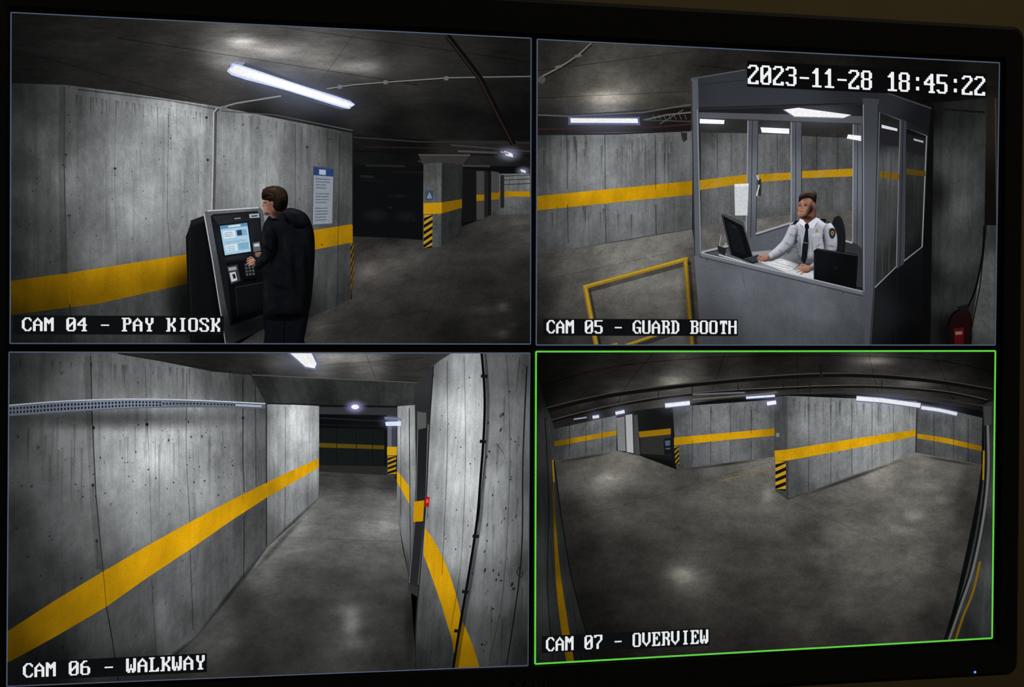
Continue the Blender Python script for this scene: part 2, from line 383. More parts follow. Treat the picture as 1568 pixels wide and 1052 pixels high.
pp=O('ceiling_pipe_image'); stroke(pp,[(684,54),(712,90),(736,122),(760,170),(786,222)],9,(16,13,13)); stroke(pp,[(682,54),(710,90),(734,122),(758,170),(785,222)],3.4,(46,35,34),w2=2)
lp=O('fluorescent_lamp_image')
glow(lp,445,132,165,62,(80,86,102),rot=.29)
add(lp,[(350,97),(362,94),(376,96),(537,153),(540,160),(536,167),(522,168),(352,120)],(84,88,104))
add(lp,[(350,97),(362,94),(376,96),(370,101),(353,104)],(150,158,182))
add(lp,sm([(354,101),(366,99),(450,127),(536,155),(537,164),(524,165),(440,139),(354,115)],3,True),(205,220,255))
add(lp,sm([(357,103),(368,102),(450,129.5),(533,157),(534,162),(524,162.5),(440,136.5),(357,112)],3,True),(255,255,255)); glow(lp,445,133,98,9,(255,255,255),rot=.315)
for (x,y,r) in ((779,236,5),(801,262,3)):
    l2=O('fluorescent_lamp_image'); glow(l2,x,y,r*5.5,r*3.4,(130,135,160)); add(l2,[(x-r*1.5,y-r),(x+r,y-r*.2),(x+r*1.3,y+r),(x-r,y+r*.4)],(252,253,255))
l2=O('fluorescent_lamp_image'); add(l2,[(700,230),(775,233),(775,236),(700,233)],(70,72,76)); add(l2,[(766,231),(778,234),(778,237),(766,234)],(150,155,170))
pl=O('concrete_pillar_image')
add(pl,[(648,250),(676,248),(675,378),(647,380)],WG,LF([(650,260,76),(670,260,86),(660,300,104),(650,360,84),(672,370,90)]),'concrete',uvq([(648,250),(676,250),(675,378),(648,380)],.6,2.6))
add(pl,[(676,246),(708,252),(706,352),(675,378)],WG,LF([(680,260,50),(700,270,44),(690,330,58),(700,345,46)]),'concrete',uvq([(676,250),(708,250),(706,350),(676,378)],1.2,2.6,5))
add(pl,[(640,236),(720,236),(708,253),(676,249),(646,251)],(54,52,50)); stroke(pl,[(640,237),(720,238)],1.5,(84,82,80))
add(pl,[(648,311),(676,310),(676,327),(648,328)],(190,142,18)); add(pl,[(676,310),(707,305),(707,318),(676,327)],(126,92,10))
hazard(pl,[(649,329),(662,329),(661,379),(648,380)],5,(176,140,30))
add(pl,[(651,292),(663,291),(663,306),(651,307)],(52,72,90)); add(pl,[(654,300),(657,294),(660,300),(661,304),(653,304)],(120,135,150))
p2=O('concrete_pillar_image'); add(p2,[(729,262),(741,262),(741,334),(729,337)],(66,66,64)); add(p2,[(741,262),(747,263),(747,330),(741,334)],(32,32,32)); add(p2,[(729,298),(741,298),(741,307),(729,308)],(150,112,12))
sg=O('information_sign_image'); Q=[(480,256),(510,259),(508,342),(478.5,344)]
shade(sg,496,304,22,56,.7)
add(sg,[(479,254),(512,257.5),(510,344),(477,346)],(70,74,82)); add(sg,Q,(134,139,147)); add(sg,subq(Q,0,1,0,.14),(36,60,102)); add(sg,subq(Q,.28,.62,.03,.12),(160,170,185))
random.seed(2)
for i in range(15):
    v=.19+i*.052
    if i in(4,9): continue
    add(sg,subq(Q,.12,.12+random.uniform(.5,.75),v,v+.018),(92,96,106) if i%3 else (76,92,134))
# ---- pay kiosk
kk=O('pay_kiosk_image')
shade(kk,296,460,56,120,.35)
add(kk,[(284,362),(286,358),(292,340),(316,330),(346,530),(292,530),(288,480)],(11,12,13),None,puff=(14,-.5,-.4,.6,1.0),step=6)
add(kk,[(291,338),(315,329),(318,336),(293,346)],(28,30,33))
stroke(kk,[(291,345),(290,420),(296,526)],1,(32,34,37))
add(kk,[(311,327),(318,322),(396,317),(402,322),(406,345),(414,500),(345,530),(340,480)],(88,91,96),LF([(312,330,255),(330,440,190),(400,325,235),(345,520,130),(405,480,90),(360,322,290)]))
add(kk,[(322,331),(326,328),(393,323),(398,328),(410,480),(352,500),(346,470)],(22,24,27))
add(kk,[(325,331),(392,325),(396,343),(400,376),(402,392),(345,399),(334,345)],(40,42,46),LF([(330,335,250),(395,330,180),(350,395,200),(395,380,120)]))
add(kk,[(356,333),(369,332),(370,336),(357,337)],(20,22,24)); add(kk,[(358,334),(368,333),(368.5,335),(358.5,336)],(130,132,136))
add(kk,[(381,328),(396,327),(397,333),(382,334)],(170,175,182)); add(kk,[(384,330),(394,329),(394.5,331.5),(384.5,332.5)],(70,74,80))
SQ=[(336,346),(378,341),(384,385),(344,391)]
glow(kk,361,366,44,40,(30,38,48))
add(kk,[(334,344),(380,339),(386,387),(342,394)],(16,18,22)); add(kk,SQ,(170,204,226))
add(kk,subq(SQ,0,1,0,.12),(96,142,178)); add(kk,subq(SQ,.08,.5,.2,.45),(216,232,242)); add(kk,subq(SQ,.56,.94,.2,.42),(130,168,196)); add(kk,subq(SQ,.58,.76,.22,.40),(40,60,86)); add(kk,subq(SQ,.08,.9,.55,.62),(150,186,210)); add(kk,subq(SQ,.08,.5,.68,.9),(222,236,246)); add(kk,subq(SQ,.56,.94,.66,.9),(128,172,198)); add(kk,subq(SQ,.3,.75,.03,.09),(215,228,236))
for v in (.25,.31,.37,.73,.79,.85): add(kk,subq(SQ,.11,.42,v,v+.02),(110,140,165))
add(kk,[(346,402),(403,394),(411,478),(355,496)],(12,13,15),LF([(350,410,255),(400,480,200)]))
add(kk,[(347,408),(363,405),(368,430),(353,435)],(52,55,60)); add(kk,[(349,410),(361,408),(362,413),(350,415)],(150,156,160)); add(kk,[(351,418),(360,416),(363,429),(354,432)],(196,202,206)); add(kk,[(355,420),(359,419),(361,426),(357,427)],(30,32,34))
for r in range(4):
    for c in range(3): add(kk,[(374+c*5+r*.6,404+r*5-c*.6),(377.5+c*5+r*.6,403.5+r*5-c*.6),(378+c*5+r*.6,407+r*5-c*.6),(374.5+c*5+r*.6,407.5+r*5-c*.6)],(74,78,84))
add(kk,[(372,428),(392,425),(393,430),(373,433)],(6,6,7)); add(kk,[(360,440),(404,432),(408,470),(364,484)],(16,17,19)); stroke(kk,[(360,440),(404,432)],1,(46,48,53)); stroke(kk,[(360,440),(364,484)],1,(36,38,42))
add(kk,[(386,372),(397,370),(399,384),(388,386)],(90,96,104)); add(kk,[(388,374),(396,372.5),(397,377),(389,378)],(190,196,202))
stroke(kk,[(312,327),(325,400),(345,528)],2,(172,176,181),w2=1.2); stroke(kk,[(317,323),(396,318)],1.8,(190,193,198))
stroke(kk,[(347,474),(352,500),(413,480)],1.2,(46,48,53))
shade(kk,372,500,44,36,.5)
# ---- man at the kiosk
mn=O('man_image')
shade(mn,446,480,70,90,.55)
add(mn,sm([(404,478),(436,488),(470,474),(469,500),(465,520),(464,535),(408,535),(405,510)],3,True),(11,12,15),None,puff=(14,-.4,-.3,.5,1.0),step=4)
stroke(mn,[(436,486),(434,510),(434,532)],1.6,(4,4,5))
# far hand resting on the keypad ledge
add(mn,sm([(404,388),(399,386),(394,386.4),(391,389),(393,392.6),(399,394),(405,394)],3,True),(128,96,82),None,puff=(3,-.5,-.6,.4,.75),step=1.0)
for a,b in (((396,387.6),(390,387.4)),((395,389.6),(389.2,389.8)),((396,391.6),(390.4,392.4)),((397,393.2),(393,394.6))): stroke(mn,[a,b],1.8,(134,102,87),w2=1.3)
add(mn,sm([(412,306),(405,304),(402.6,309),(401,314.4),(402.9,317.6),(402.9,322.4),(405.4,328),(411,330),(414,338),(424,338),(434,330),(434,318),(426,308)],4,True),(142,104,88),None,puff=(8,-.75,-.1,.25,.85),step=1.2)
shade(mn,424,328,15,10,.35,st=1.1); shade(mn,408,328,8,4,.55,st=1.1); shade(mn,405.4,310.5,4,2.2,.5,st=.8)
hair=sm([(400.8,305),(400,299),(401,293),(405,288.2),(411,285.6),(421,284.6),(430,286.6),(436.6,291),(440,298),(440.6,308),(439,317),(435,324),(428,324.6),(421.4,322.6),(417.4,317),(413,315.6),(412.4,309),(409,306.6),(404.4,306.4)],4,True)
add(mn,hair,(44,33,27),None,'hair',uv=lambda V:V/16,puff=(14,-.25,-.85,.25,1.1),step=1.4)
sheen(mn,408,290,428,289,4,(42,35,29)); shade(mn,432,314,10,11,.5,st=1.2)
random.seed(5)
for i in range(46):
    a=random.uniform(3.2,6.3); r0=random.uniform(2,9); cx0,cy0=421,303
    x0=cx0+r0*math.cos(a)*1.4; y0=cy0+r0*math.sin(a); x1=cx0+(r0+6)*math.cos(a-.3)*1.3; y1=cy0+(r0+6)*math.sin(a-.3)
    stroke(mn,[(x0,y0),((x0+x1)/2+.8,(y0+y1)/2),(x1,y1)],.45,random.choice([(60,47,38),(22,16,13),(70,55,44)]),w2=.2)
for (x,y) in ((402.4,289),(408,286),(426,285),(416,284),(435,290.4)):
    add(mn,[(x-1.2,y+3),(x-.4,y-.2),(x+2,y+2.4)],(38,29,24))
add(mn,sm([(413.4,309),(416.8,308.4),(418.3,312.4),(416.4,318),(414,317),(413,313)],3,True),(150,106,88),None,puff=(3,-.5,-.4,.4,.65),step=.9); crease_shade(mn,414.8,310.6,415.6,315.6,1.1,.5,.6)
jk=sm([(411,331),(417,334),(424,332),(432,324),(439,319),(449,319),(461,323),(470,330),(476,342),(480,356),(481.5,375),(481,400),(479,430),(476,460),(472,478),(466,486),(450,491),(430,492),(412,490),(403,486),(402,465),(402,440),(401,428),(396,420),(390,412),(387,405),(391,396),(397,392),(400,384),(399,370),(400,357),(403,344)],4,True)
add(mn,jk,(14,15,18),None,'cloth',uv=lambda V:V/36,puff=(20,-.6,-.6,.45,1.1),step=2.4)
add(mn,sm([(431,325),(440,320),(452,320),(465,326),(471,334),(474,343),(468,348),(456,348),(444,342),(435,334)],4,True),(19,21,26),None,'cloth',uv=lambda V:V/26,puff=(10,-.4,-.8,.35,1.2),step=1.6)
sheen(mn,440,322,460,327,4,(20,22,29)); crease_shade(mn,433,333,446,345,3,.35); crease_shade(mn,446,347,470,349,3,.3)
stroke(mn,sm([(412,332),(419,337),(428,333)],3),2.2,(22,25,32)); crease_shade(mn,412,336,430,338,2.4,.3)
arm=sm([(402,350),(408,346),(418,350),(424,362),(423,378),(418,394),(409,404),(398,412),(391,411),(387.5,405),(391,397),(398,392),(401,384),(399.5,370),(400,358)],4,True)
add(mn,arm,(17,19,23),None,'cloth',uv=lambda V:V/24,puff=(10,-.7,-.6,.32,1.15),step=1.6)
for x0,y0,x1,y1,w,k in ((403,376,416,388,3,.6),(424,358,423,392,3,.4),(412,406,424,384,3,.4),(396,396,404,406,2,.6),(444,356,452,470,6,.75),(466,360,470,460,6,.75),(412,434,440,444,4,.7),(404,484,470,482,3,.45)): crease_shade(mn,x0,y0,x1,y1,w,k)
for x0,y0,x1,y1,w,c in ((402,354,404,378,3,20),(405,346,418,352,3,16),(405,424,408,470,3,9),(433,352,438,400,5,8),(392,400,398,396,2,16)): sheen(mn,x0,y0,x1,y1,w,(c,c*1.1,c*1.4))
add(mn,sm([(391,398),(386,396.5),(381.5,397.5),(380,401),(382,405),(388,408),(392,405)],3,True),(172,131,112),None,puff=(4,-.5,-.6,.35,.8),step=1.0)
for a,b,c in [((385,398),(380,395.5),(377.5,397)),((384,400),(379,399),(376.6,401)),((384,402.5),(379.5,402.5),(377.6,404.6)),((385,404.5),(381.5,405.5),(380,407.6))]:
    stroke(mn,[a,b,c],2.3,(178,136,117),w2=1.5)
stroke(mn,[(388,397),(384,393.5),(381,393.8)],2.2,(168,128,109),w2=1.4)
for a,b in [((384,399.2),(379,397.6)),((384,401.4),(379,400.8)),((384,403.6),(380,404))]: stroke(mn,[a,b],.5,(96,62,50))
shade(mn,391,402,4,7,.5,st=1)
vg=O('feed_vignette',mon); vignette(vg,P4,430,260,560,360,.36)
lb=O('caption_label',mon); add(lb,[(20,483),(342,484),(342,512.5),(20,512)],(14,15,16)); text(lb,'CAM 04 - PAY KIOSK',(33,486),(338.5,487),21,(228,232,234))
# ================================================================ PANEL CAM 05
setpanel(P5); fd=feed()
ce=O('ceiling',fd)
Lc5=LF([(824,80,50),(824,140,58),(824,190,35),(870,90,62),(900,130,90),(930,150,126),(960,150,116),(870,160,76),(1000,110,70),(1040,150,58),(1000,90,62),(1100,80,45),(1100,100,40),(1200,85,30),(1400,100,22),(1520,110,36),(1520,150,40),(1440,155,18),(860,185,30),(1040,185,34),(980,170,60)],[(925,150,38,8,90),(1000,75,80,12,12)])
add(ce,[(815,50),(1535,90),(1535,260),(1400,260),(1060,205),(815,210)],(255,247,232),Lc5,'ceil',uvq([(824,62),(1100,75),(1060,200),(824,205)],5,4),7)
for a,b in [((824,108),(1060,78)),((824,150),(1058,140)),((1060,100),(1380,130)),((1380,110),(1525,135))]: mark_or_shadow(ce,[a,b],1.4,180,1.2)
wl=O('wall_left',fd)
Lw5=LF([(824,215,58),(824,260,82),(850,230,100),(880,240,136),(930,240,144),(900,270,142),(960,230,132),(1000,240,118),(1040,230,98),(1055,270,98),(1000,270,120),(850,340,106),(900,350,116),(960,330,122),(1040,320,96),(824,380,72),(900,370,100),(1050,345,84),(824,330,86)],[(920,212,60,10,-22)])
add(wl,[(815,205),(940,204),(1060,199),(1060,351),(940,371),(815,391)],WG,Lw5,'concrete',uvq([(824,205),(1060,200),(1060,352),(824,390)],6,2.4),7)
add(wl,[(815,301),(940,289),(1060,277),(1060,298),(940,310),(815,323)],YE,scaleL(Lw5,1.62),'paint',uvq([(824,300),(1060,277),(1060,298),(824,322)],6,.35),7)
for x in (868,926,1003): mark_or_shadow(wl,[(x,206),(x+1,290)],1.3,125,1.2); mark_or_shadow(wl,[(x+1,313),(x+2,372)],1.3,125,1.2)
random.seed(3)
for i in range(34):
    x=random.uniform(830,1050); y=random.uniform(206,235); mark_or_shadow(wl,[(x,y),(x+random.uniform(-1,1),y+random.uniform(20,66))],random.uniform(1,5),random.uniform(155,210))
for i in range(24):
    x=random.uniform(840,1000); y=random.uniform(312,330); mark_or_shadow(wl,[(x,y),(x,y+random.uniform(15,40))],random.uniform(1,4),random.uniform(150,210))
stroke(wl,[(824,391),(940,371),(1060,351)],2,(50,50,49)); stroke(wl,[(824,206),(940,205),(1058,200)],2.5,(30,29,28))
add(wl,[(1042,203),(1052,203),(1052,214),(1046,218)],(40,40,40))
pb=O('ceiling_pipe_image'); 
add(pb,[(824,178),(1058,164),(1058,200),(824,205)],(40,38,36),LF([(824,190,170),(930,190,250),(1050,180,150)])); stroke(pb,[(824,198),(1000,195),(1058,190)],3,(48,32,30)); stroke(pb,[(824,176),(870,178),(985,172),(1058,160)],2.2,(88,86,83)); stroke(pb,[(985,184),(1020,176),(1058,172)],2.4,(98,96,94)); stroke(pb,[(985,184),(1058,186)],1.6,(68,66,64)); stroke(pb,[(1010,190),(1046,168)],1.4,(88,86,84))
for x in range(1000,1056,8): stroke(pb,[(x,176),(x+3,183)],.9,(92,92,90))
cd=O('electrical_conduit_image'); stroke(cd,sm([(826,121),(858,104),(885,86),(905,68)],4),4.2,(36,34,32)); stroke(cd,sm([(826,119),(858,102),(885,84),(905,66)],4),2.2,(132,128,121)); add(cd,ell(829,122,6,6,14),(88,85,80)); stroke(cd,[(850,104),(860,101)],4.4,(114,111,105)); stroke(cd,[(880,87),(890,84)],4.4,(114,111,105))
lp=O('fluorescent_lamp_image'); glow(lp,925,184,110,42,(68,72,88)); add(lp,[(870,179),(979,179),(980,192),(870,191)],(96,104,140)); add(lp,[(873,181),(976,181.5),(977,188.5),(874,188)],(255,255,255))
fl=O('floor',fd)
Lf5=LF([(824,400,66),(824,450,50),(824,520,36),(880,400,94),(940,385,118),(1000,375,122),(1050,365,100),(900,430,94),(960,430,116),(1020,430,110),(880,480,78),(960,480,96),(1030,490,100),(900,520,66),(1000,520,82)],[(960,395,50,12,14)])
add(fl,[(815,391),(940,371),(1060,351),(1080,535),(815,535)],(255,251,240),Lf5,'floor',uvq([(824,392),(1060,352),(1070,526),(760,526)],6,5),7)
mark_or_shadow(fl,[(824,430),(1060,380)],1.2,210,1)
br=O('yellow_barrier_image')
for pts,w in [([(893,440),(1053,396)],6.5),([(896,440),(914,535)],7.5),([(1049,397),(1060,535)],7),([(908,535),(945,527)],4.5),([(940,535),(1060,494)],4.5)]:
    mark_or_shadow(br,[(x+4,y+5) for x,y in pts],w+2,150,w+2); stroke(br,pts,w,(150,118,32)); stroke(br,[(x,y-w*.18) for x,y in pts],w*.4,(186,152,54))  # offset dark copy paints the barrier's shadow, thin upper streak its highlight
wr=O('wall_right',fd)
Lr5=LF([(1425,180,20),(1425,300,32),(1420,420,36),(1440,500,34),(1460,180,46),(1470,250,86),(1480,320,104),(1465,400,88),(1460,470,68),(1500,230,70),(1505,330,62),(1490,430,52),(1480,500,40),(1450,215,60)])
add(wr,[(1405,160),(1515,150),(1512,400),(1495,540),(1380,540)],WG,Lr5,'concrete',uvq([(1420,160),(1512,155),(1498,526),(1410,526)],1.6,2.6),7)
add(wr,[(1418,160),(1430,160),(1424,535),(1395,535)],(13,13,14)); stroke(wr,[(1425,166),(1508,172)],3,(24,23,22)); add(wr,[(1510,150),(1532,150),(1530,345),(1507,345)],(42,38,33),LF([(1515,160,255),(1520,330,110)]))
add(wr,[(1508,345),(1530,345),(1524,540),(1480,540),(1492,470)],WG,LF([(1515,360,70),(1515,420,112),(1500,500,116),(1490,520,80)]),'concrete',uvq([(1500,350),(1528,350),(1528,526),(1500,526)],.5,2.6))
stroke(wr,[(1510,345),(1500,440),(1482,530)],2,(24,23,22))
stroke(wr,[(1524,150),(1526,345)],2,(74,68,58))
fe=O('fire_extinguisher_image')
shade(fe,1466,510,34,50,.4)
add(fe,sm([(1453,535),(1449,505),(1452,488),(1462,476),(1476,472),(1486,480),(1488,500),(1484,535)],4,True),(26,13,14),None,puff=(10,.2,-.6,.35,1.1),step=3)
add(fe,[(1460,503),(1476,501),(1475,526),(1462,528)],(92,20,23)); add(fe,[(1462,508),(1473,507),(1473,512),(1463,513)],(150,116,114)); add(fe,[(1464,470),(1480,466),(1484,474),(1470,478)],(26,26,28)); stroke(fe,sm([(1482,470),(1494,440),(1504,390),(1507,345)],4),3,(10,10,11)); stroke(fe,sm([(1470,474),(1458,482),(1452,500)],3),2.5,(10,10,11))
# ---- booth
gb=O('guard_booth_image')
shade(gb,1062,470,26,130,.55)
op=[(1068,168),(1320,158),(1322,449),(1070,389)]
add(gb,op,(52,54,56),LF([(1070,170,140),(1200,170,150),(1320,170,130),(1100,380,255),(1300,430,150)]))
Lg=LF([(1080,200,66),(1100,240,104),(1130,250,110),(1180,240,105),(1250,230,88),(1300,230,80),(1100,320,98),(1180,300,108),(1280,300,96),(1100,360,92),(1180,340,84),(1290,340,80)])
panes=[[(1072,180),(1145,181),(1143,370),(1074,386)],[(1161,184),(1211,186),(1211,340),(1157,358)],[(1227,188),(1306,190),(1305,372),(1227,350)]]
for q in panes:
    add(gb,q,WG,Lg,'concrete',uvq(q,1.6,2.2,q[0][0]/100),5)
for q in [[(1072,180),(1145,181),(1145,204),(1073,203)],[(1161,184),(1211,186),(1211,206),(1161,205)],[(1227,188),(1306,190),(1306,212),(1227,208)]]: add(gb,q,(44,43,42))
for q in [[(1071,276),(1145,267),(1145,280),(1071,291)],[(1161,267),(1211,264),(1211,275),(1161,279)],[(1227,262),(1306,258),(1306,270),(1227,273)]]: add(gb,q,(172,131,22),mat='paint')
for q in [[(1073,346),(1144,338),(1143,370),(1074,386)],[(1158,335),(1211,329),(1211,340),(1157,358)],[(1227,327),(1306,322),(1305,372),(1227,350)]]: add(gb,q,(100,98,94),LF([(1080,360,220),(1140,350,255),(1200,340,230),(1290,340,200)]),'floor',uvq(q,2,1))
for x in (1098,1120,1190,1250,1282): mark_or_shadow(gb,[(x,206),(x,262)],1.2,150,1)
for x,y,rx,ry,ro in ((1105,260,10,80,.3),(1190,255,7,70,.25),(1262,250,12,70,.3)): glow(gb,x,y,rx,ry,(34,37,42),ro)
FR=(98,102,110); FL=(146,150,158); FD=(38,40,44)
for q in [[(1145,178),(1161,180),(1157,372),(1142,372)],[(1211,182),(1227,185),(1227,352),(1211,345)],[(1306,186),(1320,188),(1320,390),(1305,382)]]:
    add(gb,q,FR,LF([(q[0][0],185,200),(q[0][0],280,270),(q[0][0],370,210)])); stroke(gb,[q[0],q[3]],1.4,FL); stroke(gb,[(q[0][0]+7,q[0][1]),(q[3][0]+7,q[3][1])],1,FD); stroke(gb,[q[1],q[2]],1.2,FD)
add(gb,[(1070,172),(1320,178),(1320,190),(1070,181)],(80,82,88)); stroke(gb,[(1072,181),(1318,190)],1.6,(44,46,50))
add(gb,[(1073,385),(1143,369),(1157,357),(1211,339),(1227,349),(1306,371),(1320,380),(1320,440),(1250,430),(1110,394)],(88,91,98),LF([(1090,390,220),(1200,360,255),(1300,400,140)]))
for a,b in [((1074,386),(1143,370)),((1157,358),(1211,341)),((1227,350),(1305,372))]: stroke(gb,[a,b],3,(152,155,162)); stroke(gb,[(a[0],a[1]+3),(b[0],b[1]+3)],1.2,(40,42,46))
add(gb,[(1160,274),(1165,274),(1165,300),(1161,300)],(40,42,46)); stroke(gb,[(1162,283),(1158,300)],2,(195,198,202)); stroke(gb,[(1159,268),(1161,276)],2.6,(180,184,190))
for q in [[(1071,182),(1109,184),(1108,190),(1071,189)],[(1164,195),(1208,197),(1208,205),(1166,203)],[(1298,206),(1318,208),(1318,216),(1296,212)]]:
    add(gb,q,(250,252,255))  # white bars painted as lamp reflections in the panes
glow(gb,1186,200,42,22,(54,56,66)); glow(gb,1090,187,40,20,(54,56,66)); glow(gb,1308,211,22,12,(44,46,54))
nt=O('paper_notice_image'); add(nt,[(1124,282),(1146,281),(1144,330),(1125,330)],(198,202,206)); add(nt,[(1124,282),(1146,281),(1146,285),(1124,286)],(222,224,226))
cl=O('lamp_reflection'); glow(cl,1252,174,90,34,(64,66,76)); add(cl,[(1199,168),(1222,165),(1303,176),(1290,181),(1216,179)],(255,255,255)); stroke(cl,[(1199,168),(1216,179),(1290,181)],1.5,(130,134,142))  # white shape and halo painted as a lamp reflection
ch=O('office_chair_image'); add(ch,sm([(1274,342),(1281,331),(1288,334),(1293,350),(1294,372),(1290,390),(1270,392)],4,True),(17,18,21),None,puff=(6,.2,-.6,.5,1.2),step=2)
dk=O('desk'); add(dk,[(1098,388),(1160,385),(1215,380),(1246,388),(1250,434),(1200,422),(1108,398)],(146,150,156),LF([(1110,392,150),(1170,395,255),(1240,425,255),(1220,390,190)])); stroke(dk,[(1100,390),(1200,419),(1250,432)],1.8,(190,192,196))  # flat picture of the booth desk, gradient painted in
cm=O('computer_monitor_image'); 
add(cm,[(1104,329),(1135,342),(1139,346),(1153,398),(1148,402),(1118,390)],(14,15,18)); add(cm,[(1104,329),(1108,327),(1138,340),(1153,395),(1153,398),(1137,346)],(66,70,76)); stroke(cm,[(1106,331),(1119,389)],1.2,(52,56,62)); add(cm,[(1111,338),(1130,347),(1142,390),(1122,384)],(20,22,26)); sheen(cm,1116,342,1130,352,3,(24,26,30))
stroke(cm,[(1112,372),(1104,384),(1112,390)],1.4,(170,174,178)); stroke(cm,[(1104,360),(1101,376),(1110,384)],1.2,(150,154,158)); add(cm,[(1098,376),(1112,380),(1110,392),(1099,386)],(34,36,40))
kb=O('keyboard_image'); shade(kb,1152,400,24,8,.6); add(kb,[(1136,396),(1160,390),(1176,396),(1152,404)],(30,32,36)); 
for i in range(3): stroke(kb,[(1140+i*5,397+i*1.6),(1158+i*5,391.5+i*1.6)],1,(84,88,94))
pa=O('paper_sheets_image'); add(pa,[(1160,400),(1196,396),(1246,412),(1245,428),(1215,422)],(200,203,207)); add(pa,[(1176,404),(1200,399),(1226,408),(1205,414)],(222,224,227)); stroke(pa,[(1180,404),(1208,411)],.8,(150,152,156)); stroke(pa,[(1187,402),(1214,409)],.8,(150,152,156))
# ---- security guard
gd=O('security_guard_image')
shade(gd,1240,404,44,16,.5)
SH=(198,202,212)
add(gd,sm([(1214,341),(1222,337),(1230,336.5),(1250,334),(1260,336),(1271,341),(1277.5,350),(1280,363),(1280,376),(1277,392),(1270,398),(1250,402),(1226,402),(1221,396),(1218,378),(1213,362),(1210,349)],4,True),SH,None,puff=(13,.15,-.8,.42,.66),step=1.8)
add(gd,sm([(1215,340),(1208.5,345),(1204,355),(1197,368.5),(1187,379),(1177,388),(1171,392.5),(1173,399),(1181,400),(1194,394),(1206,386),(1215,378),(1220,364),(1221,349)],4,True),(196,200,211),None,puff=(8,-.1,-.8,.38,.72),step=1.6)
add(gd,sm([(1262,346),(1271,342),(1278,351),(1281.5,366),(1280,384),(1273,396),(1261,405),(1248,412),(1241,415),(1237,409),(1244,402.5),(1256,393),(1261,380),(1259,360)],4,True),(196,200,211),None,puff=(8,.3,-.75,.36,.7),step=1.6)
for x0,y0,x1,y1,w,k in ((1206,357,1219,364,2,.72),(1199,370,1213,378,2.2,.7),(1190,380,1199,389,1.6,.75),(1221,350,1215,380,2.6,.55),(1215,381,1200,392,2.2,.65),(1182,386,1187,396,1.4,.75),(1260,351,1261,380,2.8,.6),(1260,382,1248,398,2.8,.6),(1265,376,1280,378,2.2,.7),(1262,388,1276,390,2,.72),(1252,400,1258,406,1.6,.75),(1242,358,1244,398,2.6,.78),(1224,356,1225,392,2.4,.74),(1246,380,1258,372,2.6,.78),(1250,398,1268,396,4,.7),(1224,392,1230,402,4,.7),(1212,348,1222,353,1.8,.8),(1250,370,1262,360,2,.85)): crease_shade(gd,x0,y0,x1,y1,w,k)
add(gd,sm([(1229,324),(1246,317),(1249,330),(1248,339),(1238,344),(1229,339)],3,True),(122,84,70),None,puff=(6,-.3,-.2,.4,.6),step=1.4)
shade(gd,1237,334,12,6,.45,st=1)
add(gd,[(1224,334.5),(1228.5,336),(1235,343.5),(1230.5,349.5),(1223,341)],(218,221,228)); add(gd,[(1235,343.5),(1249.5,332.5),(1253.5,337),(1245,349.5),(1239,349)],(208,211,220)); crease_shade(gd,1223,342,1231,350,1.3,.6,.7); crease_shade(gd,1244,350,1254,338,1.3,.6,.7)
add(gd,[(1232.4,342.5),(1237,342.5),(1238.8,348),(1236.4,351.5),(1232.8,351.5),(1231,347)],(18,19,25)); add(gd,[(1232.8,351),(1236.8,351),(1237.4,372),(1235.4,394),(1231,406),(1226.4,398),(1228,376)],(19,21,28)); sheen(gd,1234,355,1231,390,1.6,(20,22,28),.8); stroke(gd,[(1229,371),(1236.6,372.4)],.9,(130,125,100))
crease_shade(gd,1239.5,353,1237,398,2,.7)
stroke(gd,[(1243,359),(1255,358),(1255,369),(1243,370)],.6,(156,160,172)); add(gd,[(1243,358.5),(1255,357.5),(1255,360.5),(1243,361.5)],(180,184,194))
add(gd,ell(1250,353.4,2.0,2.6,12),(140,126,80)); add(gd,[(1216,359),(1223,359.6),(1223,361.2),(1216,360.6)],(70,74,84)); add(gd,ell(1219,370,2.0,2.6,10),(52,54,66))
add(gd,[(1209.5,345),(1217,338.2),(1224,337),(1216.5,344.4)],(24,26,33)); add(gd,[(1253,335),(1262,334.8),(1271,341),(1264,342.8)],(24,26,33)); stroke(gd,[(1212,342.4),(1216.4,345)],.9,(154,134,80)); stroke(gd,[(1266.4,338.2),(1264,342.2)],.9,(154,134,80))
add(gd,sm([(1269,352),(1274,349),(1278.4,352.5),(1278.4,361),(1274,366),(1269.6,362)],3,True),(40,42,54)); add(gd,ell(1274,357,2.4,3.6,10),(150,126,64)); add(gd,ell(1274,357,1.2,1.9,8),(100,36,36))
# head: three-quarter face, tilted down and turned to the left
HX,HY,HC=-1.5,1.5,0.10
def hp(pts):
    o=[]
    for x,y in pts:
        dx,dy=x-1236,y-316; o.append((1236+dx*math.cos(HC)+dy*math.sin(HC)*-1+HX+ (0),316+dx*-math.sin(HC)*-1*-1+dy*math.cos(HC)+HY))
    return o
def h1p(x,y): return hp([(x,y)])[0]
add(gd,sm(hp([(1225,301),(1223.6,308),(1222,314.5),(1220.8,318.6),(1222.8,320.6),(1222.8,325),(1225,330),(1229.5,333.6),(1235.4,332.6),(1242,326.4),(1246.4,318.6),(1248.4,311),(1247.6,301),(1240,295),(1230,295.5)]),4,True),(172,124,104),None,puff=(8,-.35,-.55,.30,.78),step=1.1)
for x,y,rx,ry,k in ((1242.5,319,7,13,.5),(1234,331,9,4,.6),(1225.4,312,3.8,2.4,.5),(1234.2,312.4,4.6,2.6,.5),(1228,321.8,3.6,1.8,.66),(1238,323,4,6,.8),(1231,303,9,4,.75)):
    a,b=h1p(x,y); shade(gd,a,b,rx,ry,k,st=.8)
a=h1p(1227.2,314.6); b=h1p(1224.6,319); sheen(gd,a[0],a[1],b[0],b[1],1.5,(50,40,34),.6)
